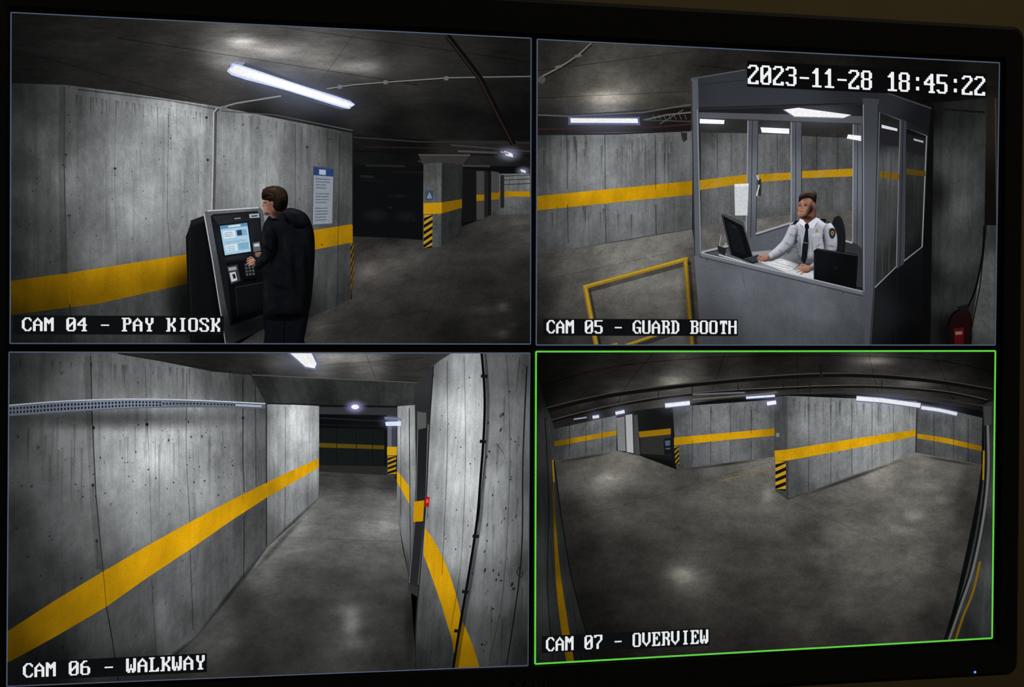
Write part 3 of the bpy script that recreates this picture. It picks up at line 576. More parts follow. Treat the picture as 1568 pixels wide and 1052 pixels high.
a=h1p(1232,318); b=h1p(1236,319.4); sheen(gd,a[0],a[1],b[0],b[1],2.4,(30,21,17),.8)
add(gd,sm(hp([(1222.8,306),(1222.6,297.5),(1226.8,291.8),(1235.4,289.4),(1244.6,291),(1249.6,297),(1250,306),(1248.8,314),(1246.8,315),(1245.2,309.5),(1243,305.2),(1238,302.2),(1231,302.2),(1227,303.4),(1225,306.4)]),4,True),(74,65,58),None,'hair',uv=lambda V:V/12,puff=(7,-.2,-.85,.32,1.05),step=1.1)
a=h1p(1247.6,307); shade(gd,a[0],a[1],3,8,.6,st=.8)
add(gd,sm(hp([(1244.8,309.6),(1247.4,309),(1248.6,312.6),(1247.4,318.2),(1245.2,317.6)]),3,True),(152,104,88),None,puff=(2.5,-.3,-.4,.4,.6),step=.8)
for p,w,c in [([(1224.4,309.6),(1227.8,309)],.9,(80,61,51)),([(1231.8,309.2),(1237,310)],.9,(80,61,51)),([(1225,313.2),(1227.2,313.4)],.7,(50,36,31)),([(1232.6,313.6),(1236.2,313.8)],.7,(50,36,31)),([(1226,326.4),(1228.2,325.9),(1231.6,326.8)],.8,(112,64,58))]: stroke(gd,hp(p),w,c)
for (x0,y0),(x1,y1),w,k in (((1229.6,312),(1227.2,319),1.1,.7),((1226.4,329.2),(1230.8,329.4),1.0,.78),((1231,320),(1233.6,325.6),1.0,.8)):
    a=h1p(x0,y0); b=h1p(x1,y1); crease_shade(gd,a[0],a[1],b[0],b[1],w,k,.6)
def hand(o,palm,fing,thumb,c):
    add(o,sm(palm,3,True),c,None,puff=(4,-.2,-.7,.42,.64),step=1.0)
    for f in fing: stroke(o,f,2.4,tuple(k*.98 for k in c),w2=1.5)
    for f in fing[1:]: stroke(o,[(f[0][0],f[0][1]-1.1),(f[1][0],f[1][1]-1.1)],.45,tuple(k*.55 for k in c))
    stroke(o,thumb,2.5,c,w2=1.6)
hand(gd,[(1176,390),(1170,391),(1165,394),(1165,398),(1169,401),(1175,400),(1178,395)],[[(1168,392.5),(1163,391.5),(1159.5,393)],[(1167,394.8),(1162,394.6),(1158.4,396.2)],[(1167,397),(1162.5,397.6),(1159.4,399.4)],[(1168,399.4),(1164.5,400.8),(1162,402.4)]],[(1174,391),(1170,388.6),(1166,388.8)],(174,126,107))
hand(gd,[(1240,407),(1233,406.6),(1227,409),(1226,414),(1231,418),(1238,417),(1242,413)],[[(1229,409),(1223,408.8),(1219,411)],[(1228,412),(1221.6,412),(1217.6,414.2)],[(1229,415),(1223,415.6),(1219.4,417.4)],[(1231,417.4),(1226.6,419),(1223.4,420.4)]],[(1234,407.4),(1229.6,404.6),(1225,405)],(174,126,107))
stroke(gd,[(1224,405),(1214,413)],1,(30,32,40))
mb=O('computer_monitor_image'); add(mb,[(1245,384),(1250,380),(1309,389),(1313,393),(1310,445),(1306,446),(1245,431)],(15,16,19),LF([(1250,390,300),(1310,395,200),(1280,440,180)])); stroke(mb,[(1249,381),(1310,391)],1.3,(56,59,65)); stroke(mb,[(1246,386),(1246,430)],1.2,(44,47,52)); add(mb,ell(1279,410,3,3,12),(22,23,27))
Lp=LF([(1075,400,225),(1150,430,240),(1250,460,246),(1310,470,205),(1090,520,165),(1200,520,205),(1310,520,180)])
add(gb,[(1062,388),(1070,388),(1322,449),(1326,540),(1074,540)],(104,108,115),Lp,'paint',uvq([(1070,390),(1320,450),(1325,526),(1075,526)],3,1.4),8)
stroke(gb,[(1066,388),(1322,449)],5,(108,112,119)); stroke(gb,[(1066,385.5),(1322,446.5)],1.4,(166,170,178)); stroke(gb,[(1070,393),(1322,454)],1.3,(50,52,58))
stroke(gb,[(1086,400),(1134,412),(1140,440)],1.0,(82,86,92)); 
for x,y in ((1082,398),(1290,449),(1094,500),(1300,512)): add(gb,ell(x,y,1.3,1.3,8),(60,62,68))
add(gb,[(1057,121),(1150,105),(1345,138),(1345,170),(1320,160),(1068,168),(1060,168)],(54,57,63),LF([(1060,130,220),(1100,120,250),(1200,150,255),(1330,150,190)])); stroke(gb,[(1057,121),(1140,107)],2,(84,88,95)); stroke(gb,[(1060,166),(1320,158)],2.4,(32,34,38)); stroke(gb,[(1060,131),(1146,122),(1320,148)],1.2,(40,42,47))
add(gb,[(1345,138),(1425,166),(1421,206),(1343,168)],(44,46,51),LF([(1350,150,255),(1420,190,140)])); stroke(gb,[(1345,138),(1425,166)],2,(70,72,78)); stroke(gb,[(1343,168),(1421,206)],2.2,(22,23,26))
add(gb,[(1057,122),(1068,121),(1073,392),(1062,392)],(86,90,97)); stroke(gb,[(1067,168),(1072,388)],1.2,(140,144,150)); stroke(gb,[(1058,124),(1063,392)],1.4,(40,42,46))
add(gb,[(1336,446),(1340,165),(1421,203),(1412,388),(1408,540),(1330,540)],(44,47,52),LF([(1345,200,255),(1400,220,160),(1345,480,180),(1400,450,80),(1400,520,60)]))
for q,k in ([[(1346,172),(1378,184),(1372,408),(1338,441)],94],[[(1386,196),(1418,208),(1411,378),(1383,400)],56]):
    add(gb,q,WG,LF([(q[0][0],200,k*.4),(q[0][0]+10,260,k),(q[1][0],300,k*.8),(q[0][0],360,k*.9),(q[2][0],380,k*.5)]),'concrete',uvq(q,1.2,2))
    stroke(gb,[q[3],q[2],q[1]],1.8,(138,142,149)); stroke(gb,[q[3],q[0],q[1]],1.4,(98,101,108))
add(gb,[(1347,262),(1376,266),(1376,276),(1347,272)],(116,88,18)); add(gb,[(1387,258),(1416,262),(1416,270),(1387,267)],(82,64,18)); add(gb,[(1348,184),(1376,190),(1376,225),(1348,222)],(36,36,38)); add(gb,[(1349,191),(1373,197),(1373,201),(1349,196)],(225,228,238)); add(gb,[(1388,205),(1416,212),(1414,240),(1388,232)],(30,30,32)); add(gb,[(1398,212),(1413,216),(1413,219),(1398,215)],(170,174,184))
for a,b in (((1352,230),(1350,425)),((1364,226),(1360,415))): stroke(gb,[a,b],1.4,(62,64,68))
add(gb,[(1378,182),(1387,186),(1383,404),(1372,412)],(58,61,67)); stroke(gb,[(1382,184),(1377,408)],1,(26,27,30))
add(gb,[(1320,150),(1345,152),(1338,450),(1332,540),(1324,540),(1320,440)],(88,92,99),LF([(1325,160,180),(1330,300,250),(1328,500,230)])); stroke(gb,[(1321,160),(1322,446)],1.4,(134,138,146)); stroke(gb,[(1344,160),(1337,446),(1331,530)],1.4,(36,38,42))
stroke(gb,[(1374,412),(1370,530)],1.2,(24,25,28))
vg=O('feed_vignette',mon); vignette(vg,P5,1120,300,520,330,.32)
lb=O('caption_label',mon); add(lb,[(831,488),(1129,489),(1129,514.5),(831,514)],(14,15,16)); text(lb,'CAM 05 - GUARD BOOTH',(836,490),(1129,491),20.5,(228,232,234))
tsl=O('timestamp_label',mon); add(tsl,[(1143,93),(1509,113),(1509,150),(1143,133)],(10,10,11)); text(tsl,'2023-11-28 18:45:22',(1144,99),(1510,117.5),29.5,(238,240,241))
# ================================================================ PANEL CAM 06
setpanel(P6); fd=feed()
ce=O('ceiling',fd)
add(ce,[(150,535),(815,535),(700,570),(640,600),(380,590),(320,568)],(255,252,246),LF([(330,550,34),(380,560,46),(420,555,72),(500,550,114),(560,555,94),(640,550,60),(620,575,50),(520,575,62),(450,580,52),(400,575,42)],[(530,548,44,8,70)]),'ceil',uvq([(325,541),(665,541),(636,585),(385,580)],4,3),6)
for a,b in (((480,560),(650,548)),((560,541),(575,580))): mark_or_shadow(ce,[a,b],1.1,175,1)
wl=O('wall_left',fd)
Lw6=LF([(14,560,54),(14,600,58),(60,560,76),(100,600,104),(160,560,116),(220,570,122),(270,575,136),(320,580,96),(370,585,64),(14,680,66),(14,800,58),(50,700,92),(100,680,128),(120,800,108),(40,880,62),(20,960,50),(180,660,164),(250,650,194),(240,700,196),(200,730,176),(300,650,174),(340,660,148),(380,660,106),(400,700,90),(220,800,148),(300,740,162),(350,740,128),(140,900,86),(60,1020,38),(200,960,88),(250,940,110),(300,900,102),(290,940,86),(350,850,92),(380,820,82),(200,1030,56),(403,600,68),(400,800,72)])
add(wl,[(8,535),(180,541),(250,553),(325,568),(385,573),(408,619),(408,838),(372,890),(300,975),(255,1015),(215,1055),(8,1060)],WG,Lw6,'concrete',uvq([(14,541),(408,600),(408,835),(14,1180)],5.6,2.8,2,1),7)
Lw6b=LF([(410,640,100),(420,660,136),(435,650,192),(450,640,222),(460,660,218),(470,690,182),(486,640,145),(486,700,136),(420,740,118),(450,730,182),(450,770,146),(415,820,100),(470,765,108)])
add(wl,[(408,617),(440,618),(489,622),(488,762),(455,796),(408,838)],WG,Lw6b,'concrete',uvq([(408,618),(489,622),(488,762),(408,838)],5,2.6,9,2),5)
ys_top=[(8,969),(80,922),(158,875),(225,836),(290,800),(350,768),(408,739),(450,719),(488,702)]
ys_bot=[(488,716),(450,738),(408,762),(350,800),(290,842),(225,885),(163,929),(90,972),(8,1017)]
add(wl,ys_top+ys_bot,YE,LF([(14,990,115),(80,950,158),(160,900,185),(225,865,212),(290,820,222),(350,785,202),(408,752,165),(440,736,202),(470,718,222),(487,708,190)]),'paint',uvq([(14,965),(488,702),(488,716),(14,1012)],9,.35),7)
for pts,w,k in [([(286,572),(285,700),(291,800)],1.4,165),([(222,560),(228,700),(232,830)],1.2,190),([(291,842),(296,965)],1.4,155),([(232,885),(240,1020)],1.2,175),([(372,580),(372,700),(374,754)],1.8,125),([(374,790),(373,885)],1.6,125),([(437,622),(437,725)],1.2,165),([(437,745),(436,810)],1.2,155),([(391,585),(392,745)],1.5,145),([(134,545),(136,640),(142,760),(152,872)],9,212)]: mark_or_shadow(wl,pts,w,k,w)
for pts,w,c in [([(139,545),(141,640),(147,760),(158,875)],1.7,(50,50,49)),([(158,875),(163,929)],1.4,(130,92,8)),([(163,929),(172,980),(182,1050)],1.6,(30,30,29)),([(408,618),(408,740)],2,(42,42,42)),([(408,762),(408,836)],1.8,(38,38,38))]: stroke(wl,pts,w,c)
random.seed(21)
for i in range(70):
    x=random.uniform(18,370); y=random.uniform(645,760 if x>150 else 900)
    pit(wl,x,y,random.uniform(.5,1.6),random.uniform(.7,2.2),random.uniform(95,160))
for x,y in ((142,743),(143,655),(148,828),(372,640),(225,650)): add(wl,ell(x,y,2.4,2.7,12),(48,48,48)); mark_or_shadow(wl,[(x,y),(x+1,y+26)],2.4,165)
for i in range(44):
    x=random.uniform(40,380); y=random.uniform(636,700); mark_or_shadow(wl,[(x,y),(x+(x-200)*.01,y+random.uniform(20,120))],random.uniform(1,5),random.uniform(175,222))
for i in range(36):
    x=random.uniform(30,400); y=548+(x/400)*22; mark_or_shadow(wl,[(x,y),(x,y+random.uniform(8,40))],random.uniform(1,5),random.uniform(150,205))
stroke(wl,[(180,541),(250,553),(325,568),(385,573)],2,(30,30,29)); crease_shade(wl,300,975,408,838,5,.5); crease_shade(wl,408,838,488,762,4,.55); crease_shade(wl,230,1035,300,975,6,.5)  # wall foot darkened with painted shade
ct=O('cable_tray_image'); tp=[(8,621),(100,614),(200,611),(300,613),(406,618)]; bt=[(406,625),(300,623),(200,625),(100,631),(8,637)]
shade(ct,200,641,240,24,.5)
add(ct,sm(tp,4)+sm(bt,4),(126,136,152),LF([(14,628,215),(200,618,255),(300,618,205),(400,622,180)]))
stroke(ct,sm(tp,4),1.5,(205,213,225)); stroke(ct,sm(bt,4),1.4,(90,98,110))
for i in range(74):
    x=16+i*5.2; 
    k=np.interp(x,[p[0] for p in tp],[p[1] for p in tp]); k2=np.interp(x,[p[0] for p in bt[::-1]],[p[1] for p in bt[::-1]]); h=(k2-k)
    for f in ((.34,.7) if x<250 else (.5,)): add(ct,ell(x,k+h*f,1.5,h*.11+.3,8),(26,28,34))
stroke(ct,[(360,620),(400,622)],3,(170,176,186))
bk=O('wall_back',fd)
add(bk,[(383,574),(420,577),(560,583),(640,586),(636,622),(500,622),(408,618),(404,612)],WG,LF([(390,590,44),(450,600,66),(540,600,58),(620,600,62),(500,615,42)]),'concrete',uvq([(385,575),(640,586),(636,622),(404,616)],4,.6))
stroke(bk,[(385,574),(640,586)],1.4,(84,84,82)); stroke(bk,[(408,618),(636,623)],1.8,(24,24,24))
add(bk,[(488,621),(615,622),(610,732),(488,724)],(12,14,15),LF([(500,640,200),(560,640,300),(600,650,255),(500,700,200)])); 
add(bk,[(488,623),(612,624),(612,636),(488,634)],(50,51,54)); stroke(bk,[(488,640),(610,646)],1.6,(34,36,38)); stroke(bk,[(488,650),(606,653)],1.2,(24,26,28))
add(bk,[(488,655),(588,658),(588,714),(488,712)],(20,24,25)); add(bk,[(488,678),(588,682),(588,688),(488,685)],(84,68,16)); add(bk,[(488,712),(594,714),(600,730),(488,724)],(38,38,36))
for x in (515,545,570): stroke(bk,[(x,656),(x,712)],1,(14,16,17))
pl=O('concrete_pillar_image'); add(pl,[(592,636),(607,637),(606,730),(592,727)],(62,66,72)); add(pl,[(593,650),(599,650),(599,684),(593,684)],(98,104,116)); add(pl,[(592,684),(607,684),(607,697),(592,697)],(205,157,22)); hazard(pl,[(593,698),(606,698),(606,728),(593,726)],4,(170,132,24))
fl=O('floor',fd)
Lf6=LF([(495,740,58),(540,735,54),(600,740,54),(480,775,116),(500,770,106),(560,770,92),(600,775,124),(590,800,134),(560,800,116),(460,800,142),(440,830,120),(500,820,108),(540,840,98),(600,850,102),(400,870,108),(450,880,82),(520,890,68),(600,900,76),(380,930,60),(460,930,60),(540,920,80),(620,940,58),(320,990,84),(380,1000,58),(340,960,80),(450,990,64),(520,1000,80),(600,1000,62),(260,1040,56),(620,1020,56)],[(538,955,13,22,80),(534,935,18,9,40),(590,800,20,10,30),(345,985,20,8,26),(545,985,20,9,40),(470,790,16,8,22)])
add(fl,[(488,722),(600,728),(608,735),(607,780),(616,840),(628,897),(637,1030),(190,1065),(255,1015),(300,975),(372,890),(408,838),(455,796),(488,762)],(250,251,246),Lf6,'floor',uvq([(480,760),(608,770),(640,1020),(250,1020)],3,8),6)
mark_or_shadow(fl,[(430,822),(618,830)],1,215,1); shade(fl,628,960,14,70,.7); crease_shade(fl,488,764,372,892,6,.7)
wr=O('wall_right',fd)
add(wr,[(608,622),(637,620),(637,903),(628,897),(607,782)],WG,LF([(610,640,150),(618,660,198),(630,650,150),(612,740,146),(630,740,136),(620,800,146),(634,800,90),(634,880,76),(612,770,116)]),'concrete',uvq([(608,622),(637,620),(637,903),(607,782)],3,2.6),5)
add(wr,[(607,722),(613,727),(628,748),(628,775),(613,748),(607,738)],(212,163,22)); mark_or_shadow(wr,[(613,640),(613,790)],1.3,150,1.2); stroke(wr,[(626,625),(628,895)],1.4,(56,56,56))
add(wr,[(634,590),(662,560),(660,905),(640,915),(624,895),(637,780)],(68,70,72),LF([(650,580,200),(645,640,160),(650,700,150),(640,850,150)]))
dr=O('door',fd); add(dr,[(639,655),(656,650),(652,770),(646,880),(627,880),(634,780)],(38,40,43),LF([(640,660,200),(640,850,255)])); stroke(dr,[(655,650),(651,780),(640,895)],2,(104,106,108)); stroke(dr,[(639,656),(636,780),(626,893)],1.6,(94,96,98)); add(dr,[(638,630),(652,632),(652,655),(638,658)],(90,90,90)); add(dr,[(624,893),(640,900),(640,915),(625,905)],(52,52,50))
add(dr,[(633,768),(649,766),(647,798),(632,799)],(194,144,14))
Ln=LF([(670,560,120),(700,560,172),(730,560,168),(668,650,146),(690,640,208),(720,640,216),(735,700,195),(670,740,166),(700,740,212),(725,780,186),(665,800,146),(655,880,106),(700,850,174),(650,960,80),(670,1000,70),(690,920,116),(640,1010,54),(640,920,86),(720,840,164)])
near=[(663,560),(690,538),(742,535),(745,600),(742,700),(732,790),(722,860),(708,940),(695,1030),(636,1030),(636,960),(644,860),(652,760),(657,650)]
add(wr,near,WG,Ln,'concrete',uvq([(660,541),(742,541),(700,1020),(640,1020)],1.4,2.7,4,7),6)
Ln2=LF([(750,560,128),(780,560,118),(805,560,76),(755,640,148),(790,640,132),(750,740,162),(785,740,146),(805,740,90),(745,820,155),(780,840,136),(800,860,84),(735,900,125),(770,920,110),(730,980,94),(770,1000,84),(800,1000,54),(790,950,72)])
add(wr,[(740,535),(815,535),(812,1030),(690,1035),(706,940),(722,860),(733,790),(743,700),(744,600)],WG,Ln2,'concrete',uvq([(742,541),(812,541),(808,1020),(700,1020)],1.3,2.7,8,2),6)
add(wr,sm([(650,808),(668,835),(688,880),(705,945),(699,990),(694,1000)],4)+[(693,985),(675,925),(655,868),(648,850)],YE,LF([(655,830,215),(675,880,225),(700,950,200),(690,990,150)]),'paint',uvq([(650,808),(705,945),(694,1000),(650,850)],2,.4),6)
add(wr,sm([(708,952),(722,985),(736,1030)],3)+[(694,1030),(700,985)],YE,LF([(710,965,190),(725,1010,170),(700,1010,170)]),'paint',uvq([(708,952),(736,1022),(696,1022),(700,985)],1,.4),6)
for pts,w,k in [([(710,545),(712,700),(705,860),(690,960)],1.3,165),([(684,552),(684,700),(676,880)],1.4,155),([(775,545),(780,700),(770,900),(748,1012)],1.2,165),([(795,548),(790,600)],1.2,155)]: mark_or_shadow(wr,sm(pts,4),w,k,w)
stroke(wr,sm([(806,560),(800,700),(797,860),(775,1018)],4),2,(26,26,26))
stroke(wr,sm([(663,560),(657,650),(652,760),(644,860),(636,960),(636,1025)],4),2,(38,38,38)); stroke(wr,sm([(660,562),(665,556),(690,540)],3),2,(64,64,64))
random.seed(8)
for i in range(40):
    x=random.uniform(750,802); y=random.uniform(590,1000); add(wr,ell(x-(y-541)*.04,y,random.uniform(.5,2.0),random.uniform(1,3.8),8,.3),(105,105,104),mat='mult')
for i in range(16):
    x=random.uniform(750,802); y=random.uniform(560,960); mark_or_shadow(wr,[(x,y),(x-2,y+random.uniform(20,80))],random.uniform(1,5),random.uniform(160,215))
for i in range(16):
    x=random.uniform(668,735); y=random.uniform(560,860); pit(wr,x-(y-541)*.03,y,random.uniform(.5,1.2),random.uniform(.8,2.2),130)
stroke(wr,sm([(795,868),(790,876),(797,884),(800,874)],3),1.3,(30,30,30)); mark_or_shadow(wr,sm([(760,680),(772,700),(760,722)],3),2,140)
cb=O('wall_cable_image'); mark_or_shadow(cb,sm([(739,535),(744,600),(743,660),(738,730),(732,800),(718,890),(706,960),(695,1030)],5),9,150,9); stroke(cb,sm([(736,535),(741,600),(740,660),(735,730),(729,800),(715,890),(703,960),(692,1030)],5),3.8,(13,13,14))  # wide dark copy beside the cable is its painted shadow
for x,y in ((741,575),(739,675),(728,820),(712,905),(700,965)): add(cb,[(x-5,y-2),(x+5,y-1),(x+4,y+4),(x-6,y+3)],(24,24,25))
fa=O('fire_alarm_box_image'); add(fa,[(650,760),(657,761),(656,776),(649,776)],(165,24,26)); add(fa,[(652,764),(655.5,764.5),(655,770),(651.6,770)],(225,90,80)); stroke(fa,[(654,776),(653,795)],1,(60,60,60))
lp=O('fluorescent_lamp_image'); glow(lp,462,552,75,38,(76,80,96)); add(lp,[(434,536),(478,536),(488,556),(484,567),(466,564)],(110,118,150)); add(lp,[(438,536),(474,536),(484,557),(481,564),(467,561.5)],(255,255,255))
l2=O('fluorescent_lamp_image'); glow(l2,543,623,22,15,(150,150,210)); add(l2,ell(543,623,6,3.5,14),(252,252,255))
l3=O('fluorescent_lamp_image'); glow(l3,600,646,28,16,(80,90,130)); add(l3,[(589,646),(613,645),(613,652),(590,652)],(226,235,255)); add(l3,[(588,638),(612,640),(612,643),(588,642)],(120,126,150))
vg=O('feed_vignette',mon); vignette(vg,P6,430,740,560,380,.36)
lb=O('caption_label',mon); add(lb,[(31,1013.5),(316,1000),(316,1029),(31,1042)],(13,14,15)); text(lb,'CAM 06 - WALKWAY',(34.5,1015.5),(315,1002.5),22,(228,232,234))
# ================================================================ PANEL CAM 07
setpanel(P7); fd=feed()
bk=O('wall_surround',fd)
add(bk,[(815,530),(1530,530),(1530,1030),(815,1030)],(14,15,16))
ce=O('ceiling',fd)
Lc7=LF([(825,545,22),(830,600,18),(860,560,28),(900,600,40),(870,630,45),(950,560,38),(960,600,62),(1000,560,46),(1020,590,84),(1050,575,84),(1050,600,74),(1100,560,40),(1120,590,60),(1180,570,38),(1250,560,32),(1250,590,48),(1320,560,62),(1340,590,70),(1400,560,56),(1400,595,64),(1460,560,36),(1480,600,45),(1515,560,24),(1515,620,28),(1180,548,28),(1400,545,32)],[(1032,586,20,8,110),(1340,552,30,7,105),(1400,586,28,7,70),(890,618,18,5,50),(945,606,16,6,50),(1450,575,22,8,30),(1180,600,24,6,36)])
add(ce,[(821,538),(1530,530),(1530,640),(1500,628),(1400,612),(1320,604),(1200,604),(1100,612),(1030,622),(940,640),(848,656),(832,610)],(255,248,236),Lc7,'ceil',uvq([(821,540),(1523,540),(1500,630),(848,650)],12,5),7)
for pts,w in [([(830,590),(950,560),(1150,545),(1400,548),(1523,570)],1.6),([(1000,541),(960,590),(940,632)],1.2),([(1110,541),(1090,600)],1.2),([(1220,541),(1222,600)],1.2),([(1330,541),(1345,603)],1.2),([(1430,541),(1460,612)],1.2)]: mark_or_shadow(ce,sm(pts,4),w,165,w)
pp=O('ceiling_pipe_image')
stroke(pp,sm([(835,628),(930,606),(1050,590),(1180,578),(1300,574),(1420,582),(1520,598)],5),7,(18,17,16)); stroke(pp,sm([(835,625),(930,603),(1050,587.5),(1180,575.5),(1300,571.5),(1420,579.5),(1520,595.5)],5),1.5,(74,71,66))
stroke(pp,sm([(845,645),(930,624),(1040,606),(1180,596),(1320,592),(1440,600),(1512,614)],5),4,(20,18,17)); stroke(pp,sm([(845,643),(930,622),(1040,604),(1180,594),(1320,590),(1440,598),(1512,612)],5),1.1,(94,91,84)); stroke(pp,sm([(1060,612),(1180,602),(1185,600)],3),2,(108,104,97)); stroke(pp,sm([(1190,604),(1310,600),(1410,606),(1508,622)],4),2,(54,51,47))
stroke(pp,[(1256,556),(1257,574)],2.4,(22,21,20)); add(pp,ell(1257,576,3.6,3.6,10),(28,27,26)); 
for x,y in ((1008,600),(1060,600),(1130,594),(1200,590),(1240,594),(1350,590)): stroke(pp,[(x,y-8),(x,y+8)],1.3,(28,27,26))
wl=O('wall_left',fd)
def wall7(q,samp,w=4,ox=0,curve=None):
    add(wl,q,WG,LF(samp),'concrete',uvq([q[0],q[1],q[2],q[3]],w,2.6,ox),6)
wall7([(848,657),(944,636),(944,691),(848,707)],[(850,670,60),(880,665,108),(920,655,128),(940,655,122),(850,700,72),(880,698,98),(930,688,102)],6)
add(wl,[(848,676),(944,659),(944,666),(848,684)],(190,143,20),LF([(850,680,160),(900,670,255),(940,662,240)]),'paint')
for x in (872,897,922): mark_or_shadow(wl,[(x,652-(x-848)*.2),(x,702-(x-848)*.15)],1.1,145,1)
add(wl,[(944,632),(1032,622),(1034,706),(978,697),(944,692)],(38,39,40),LF([(950,640,255),(1000,650,150),(1020,690,150)]))
dr=O('door',fd); add(dr,[(944,640),(956,638),(958,691),(946,690)],(130,132,134)); add(dr,[(957,636),(968,634),(970,694),(959,692)],(180,182,184)); stroke(dr,[(957,636),(959,693)],1.4,(60,60,62)); add(dr,[(969,636),(976,635),(980,697),(971,695)],(70,72,74)); stroke(dr,[(969,636),(971,694)],1,(40,40,40))
add(wl,[(978,661),(1027,656),(1027,665),(979,670)],(150,110,14)); add(wl,[(980,670),(1027,665),(1027,697),(981,695)],(46,46,45))
pc=O('parking_payment_machine_image'); 
add(pc,[(1016,672),(1029,670),(1031,696),(1017,696)],(20,22,26)); add(pc,[(1018,675),(1026,674),(1026,682),(1019,683)],(70,92,116)); add(pc,[(1019,686),(1026,685.5),(1026,688),(1019,688)],(80,84,90))
wall7([(1030,623),(1186,612),(1186,699),(1036,719)],[(1035,640,80),(1060,650,116),(1100,640,131),(1150,640,122),(1182,635,88),(1040,710,74),(1080,690,108),(1130,690,110),(1180,690,82)],5,7)
add(wl,[(1032,670),(1110,663),(1186,656),(1186,667),(1110,674),(1032,682)],YE,LF([(1035,675,165),(1080,670,210),(1140,665,214),(1184,660,165)]),'paint')
for x in (1060,1088,1118,1150): mark_or_shadow(wl,[(x,622),(x,664)],1.1,150,1); mark_or_shadow(wl,[(x,675),(x,710)],1.1,150,1)
for i in range(20):
    x=random.uniform(1036,1182); y=random.uniform(618,630); mark_or_shadow(wl,[(x,y),(x,y+random.uniform(8,32))],random.uniform(1,4),random.uniform(150,210))
wall7([(1203,606),(1404,614),(1402,694),(1206,764)],[(1208,630,98),(1240,640,136),(1290,640,150),(1340,640,165),(1385,640,160),(1400,630,118),(1210,700,90),(1215,750,76),(1260,715,118),(1300,700,138),(1350,690,148),(1395,680,128)],7,11)
add(wl,[(1186,608),(1204,606),(1206,764),(1187,752)],WG,LF([(1190,630,74),(1200,660,88),(1195,740,70)]),'concrete',uvq([(1186,608),(1204,606),(1206,764),(1187,752)],.5,2.6),6)
add(wl,sm([(1186,690),(1206,688),(1250,681),(1320,670),(1402,658)],3)+sm([(1402,668),(1320,684),(1250,697),(1206,705),(1186,706)],3),YE,LF([(1190,698,190),(1207,697,190),(1250,690,205),(1320,676,222),(1400,662,200)]),'paint',uvq([(1186,690),(1402,658),(1402,668),(1186,706)],7,.35),6)
stroke(wl,[(1205,606),(1205,688)],1.2,(66,66,65)); stroke(wl,[(1206,706),(1206,764)],1.2,(46,46,46))
for x,a,b,c,d in ((1238,608,683,700,752),(1272,609,677,693,740),(1304,610,672,687,728),(1335,611,667,681,717),(1368,613,663,674,706)): mark_or_shadow(wl,[(x,a),(x,b)],1.2,150,1.1); mark_or_shadow(wl,[(x,c),(x,d)],1.2,150,1.1)
for i in range(28):
    x=random.uniform(1210,1398); y=random.uniform(610,622); mark_or_shadow(wl,[(x,y),(x,y+random.uniform(8,36))],random.uniform(1,4),random.uniform(150,210))
hz=O('hazard_marking_image'); hazard(hz,[(1187,706),(1203,707),(1203,752),(1187,749)],4,(182,142,30)); hz=O('hazard_marking_image'); hazard(hz,[(1032,683),(1039,683),(1040,712),(1034,714)],4,(140,110,24)); 
add(hz,[(1188,663),(1193,663),(1193,669),(1188,669)],(120,122,124))
wall7([(1404,616),(1504,640),(1502,712),(1402,694)],[(1408,640,92),(1440,650,108),(1480,660,104),(1500,665,76),(1410,690,86),(1450,695,94),(1495,705,66)],4,3)
add(wl,sm([(1404,664),(1450,671),(1503,683)],3)+sm([(1503,691),(1450,679),(1404,671)],3),(198,149,18),LF([(1410,668,230),(1450,675,255),(1500,686,180)]),'paint')
for x in (1430,1460,1482): mark_or_shadow(wl,[(x,624+(x-1404)*.2),(x,700+(x-1404)*.15)],1.1,145,1)
stroke(wl,[(1404,614),(1402,694)],1.8,(40,40,40))
fl=O('floor',fd)
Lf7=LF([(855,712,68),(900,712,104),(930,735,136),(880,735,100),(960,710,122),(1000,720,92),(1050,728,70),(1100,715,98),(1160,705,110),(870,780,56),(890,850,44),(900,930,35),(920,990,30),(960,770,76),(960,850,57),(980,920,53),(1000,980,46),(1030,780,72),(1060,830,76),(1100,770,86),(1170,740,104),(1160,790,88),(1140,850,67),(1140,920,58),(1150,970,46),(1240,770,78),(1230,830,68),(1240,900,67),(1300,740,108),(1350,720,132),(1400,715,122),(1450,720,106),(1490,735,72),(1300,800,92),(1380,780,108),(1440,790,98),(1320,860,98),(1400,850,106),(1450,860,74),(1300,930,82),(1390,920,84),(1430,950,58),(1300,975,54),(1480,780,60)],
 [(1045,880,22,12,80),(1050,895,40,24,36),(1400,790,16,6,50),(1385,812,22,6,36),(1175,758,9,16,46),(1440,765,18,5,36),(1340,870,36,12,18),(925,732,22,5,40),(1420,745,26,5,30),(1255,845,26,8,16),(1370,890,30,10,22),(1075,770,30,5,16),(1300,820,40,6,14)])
fp=sm([(848,706),(853,745),(862,810),(874,880),(892,950),(912,1020)],4)+[(1300,1000),(1443,985)]+sm([(1443,985),(1462,920),(1482,830),(1496,760),(1503,711)],4)[1:]+[(1402,693),(1300,729),(1206,765),(1187,752),(1187,699),(1036,719),(980,698),(944,690)]
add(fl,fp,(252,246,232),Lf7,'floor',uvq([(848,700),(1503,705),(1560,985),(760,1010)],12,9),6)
for pts in ([(862,800),(1000,760),(1187,705)],[(1206,765),(1350,830),(1470,880)]): mark_or_shadow(fl,sm(pts,3),1,212,1)
stroke(fl,[(1100,737),(1182,718)],1.1,(128,107,44)); stroke(fl,[(1122,719),(1150,727)],1,(96,85,50))
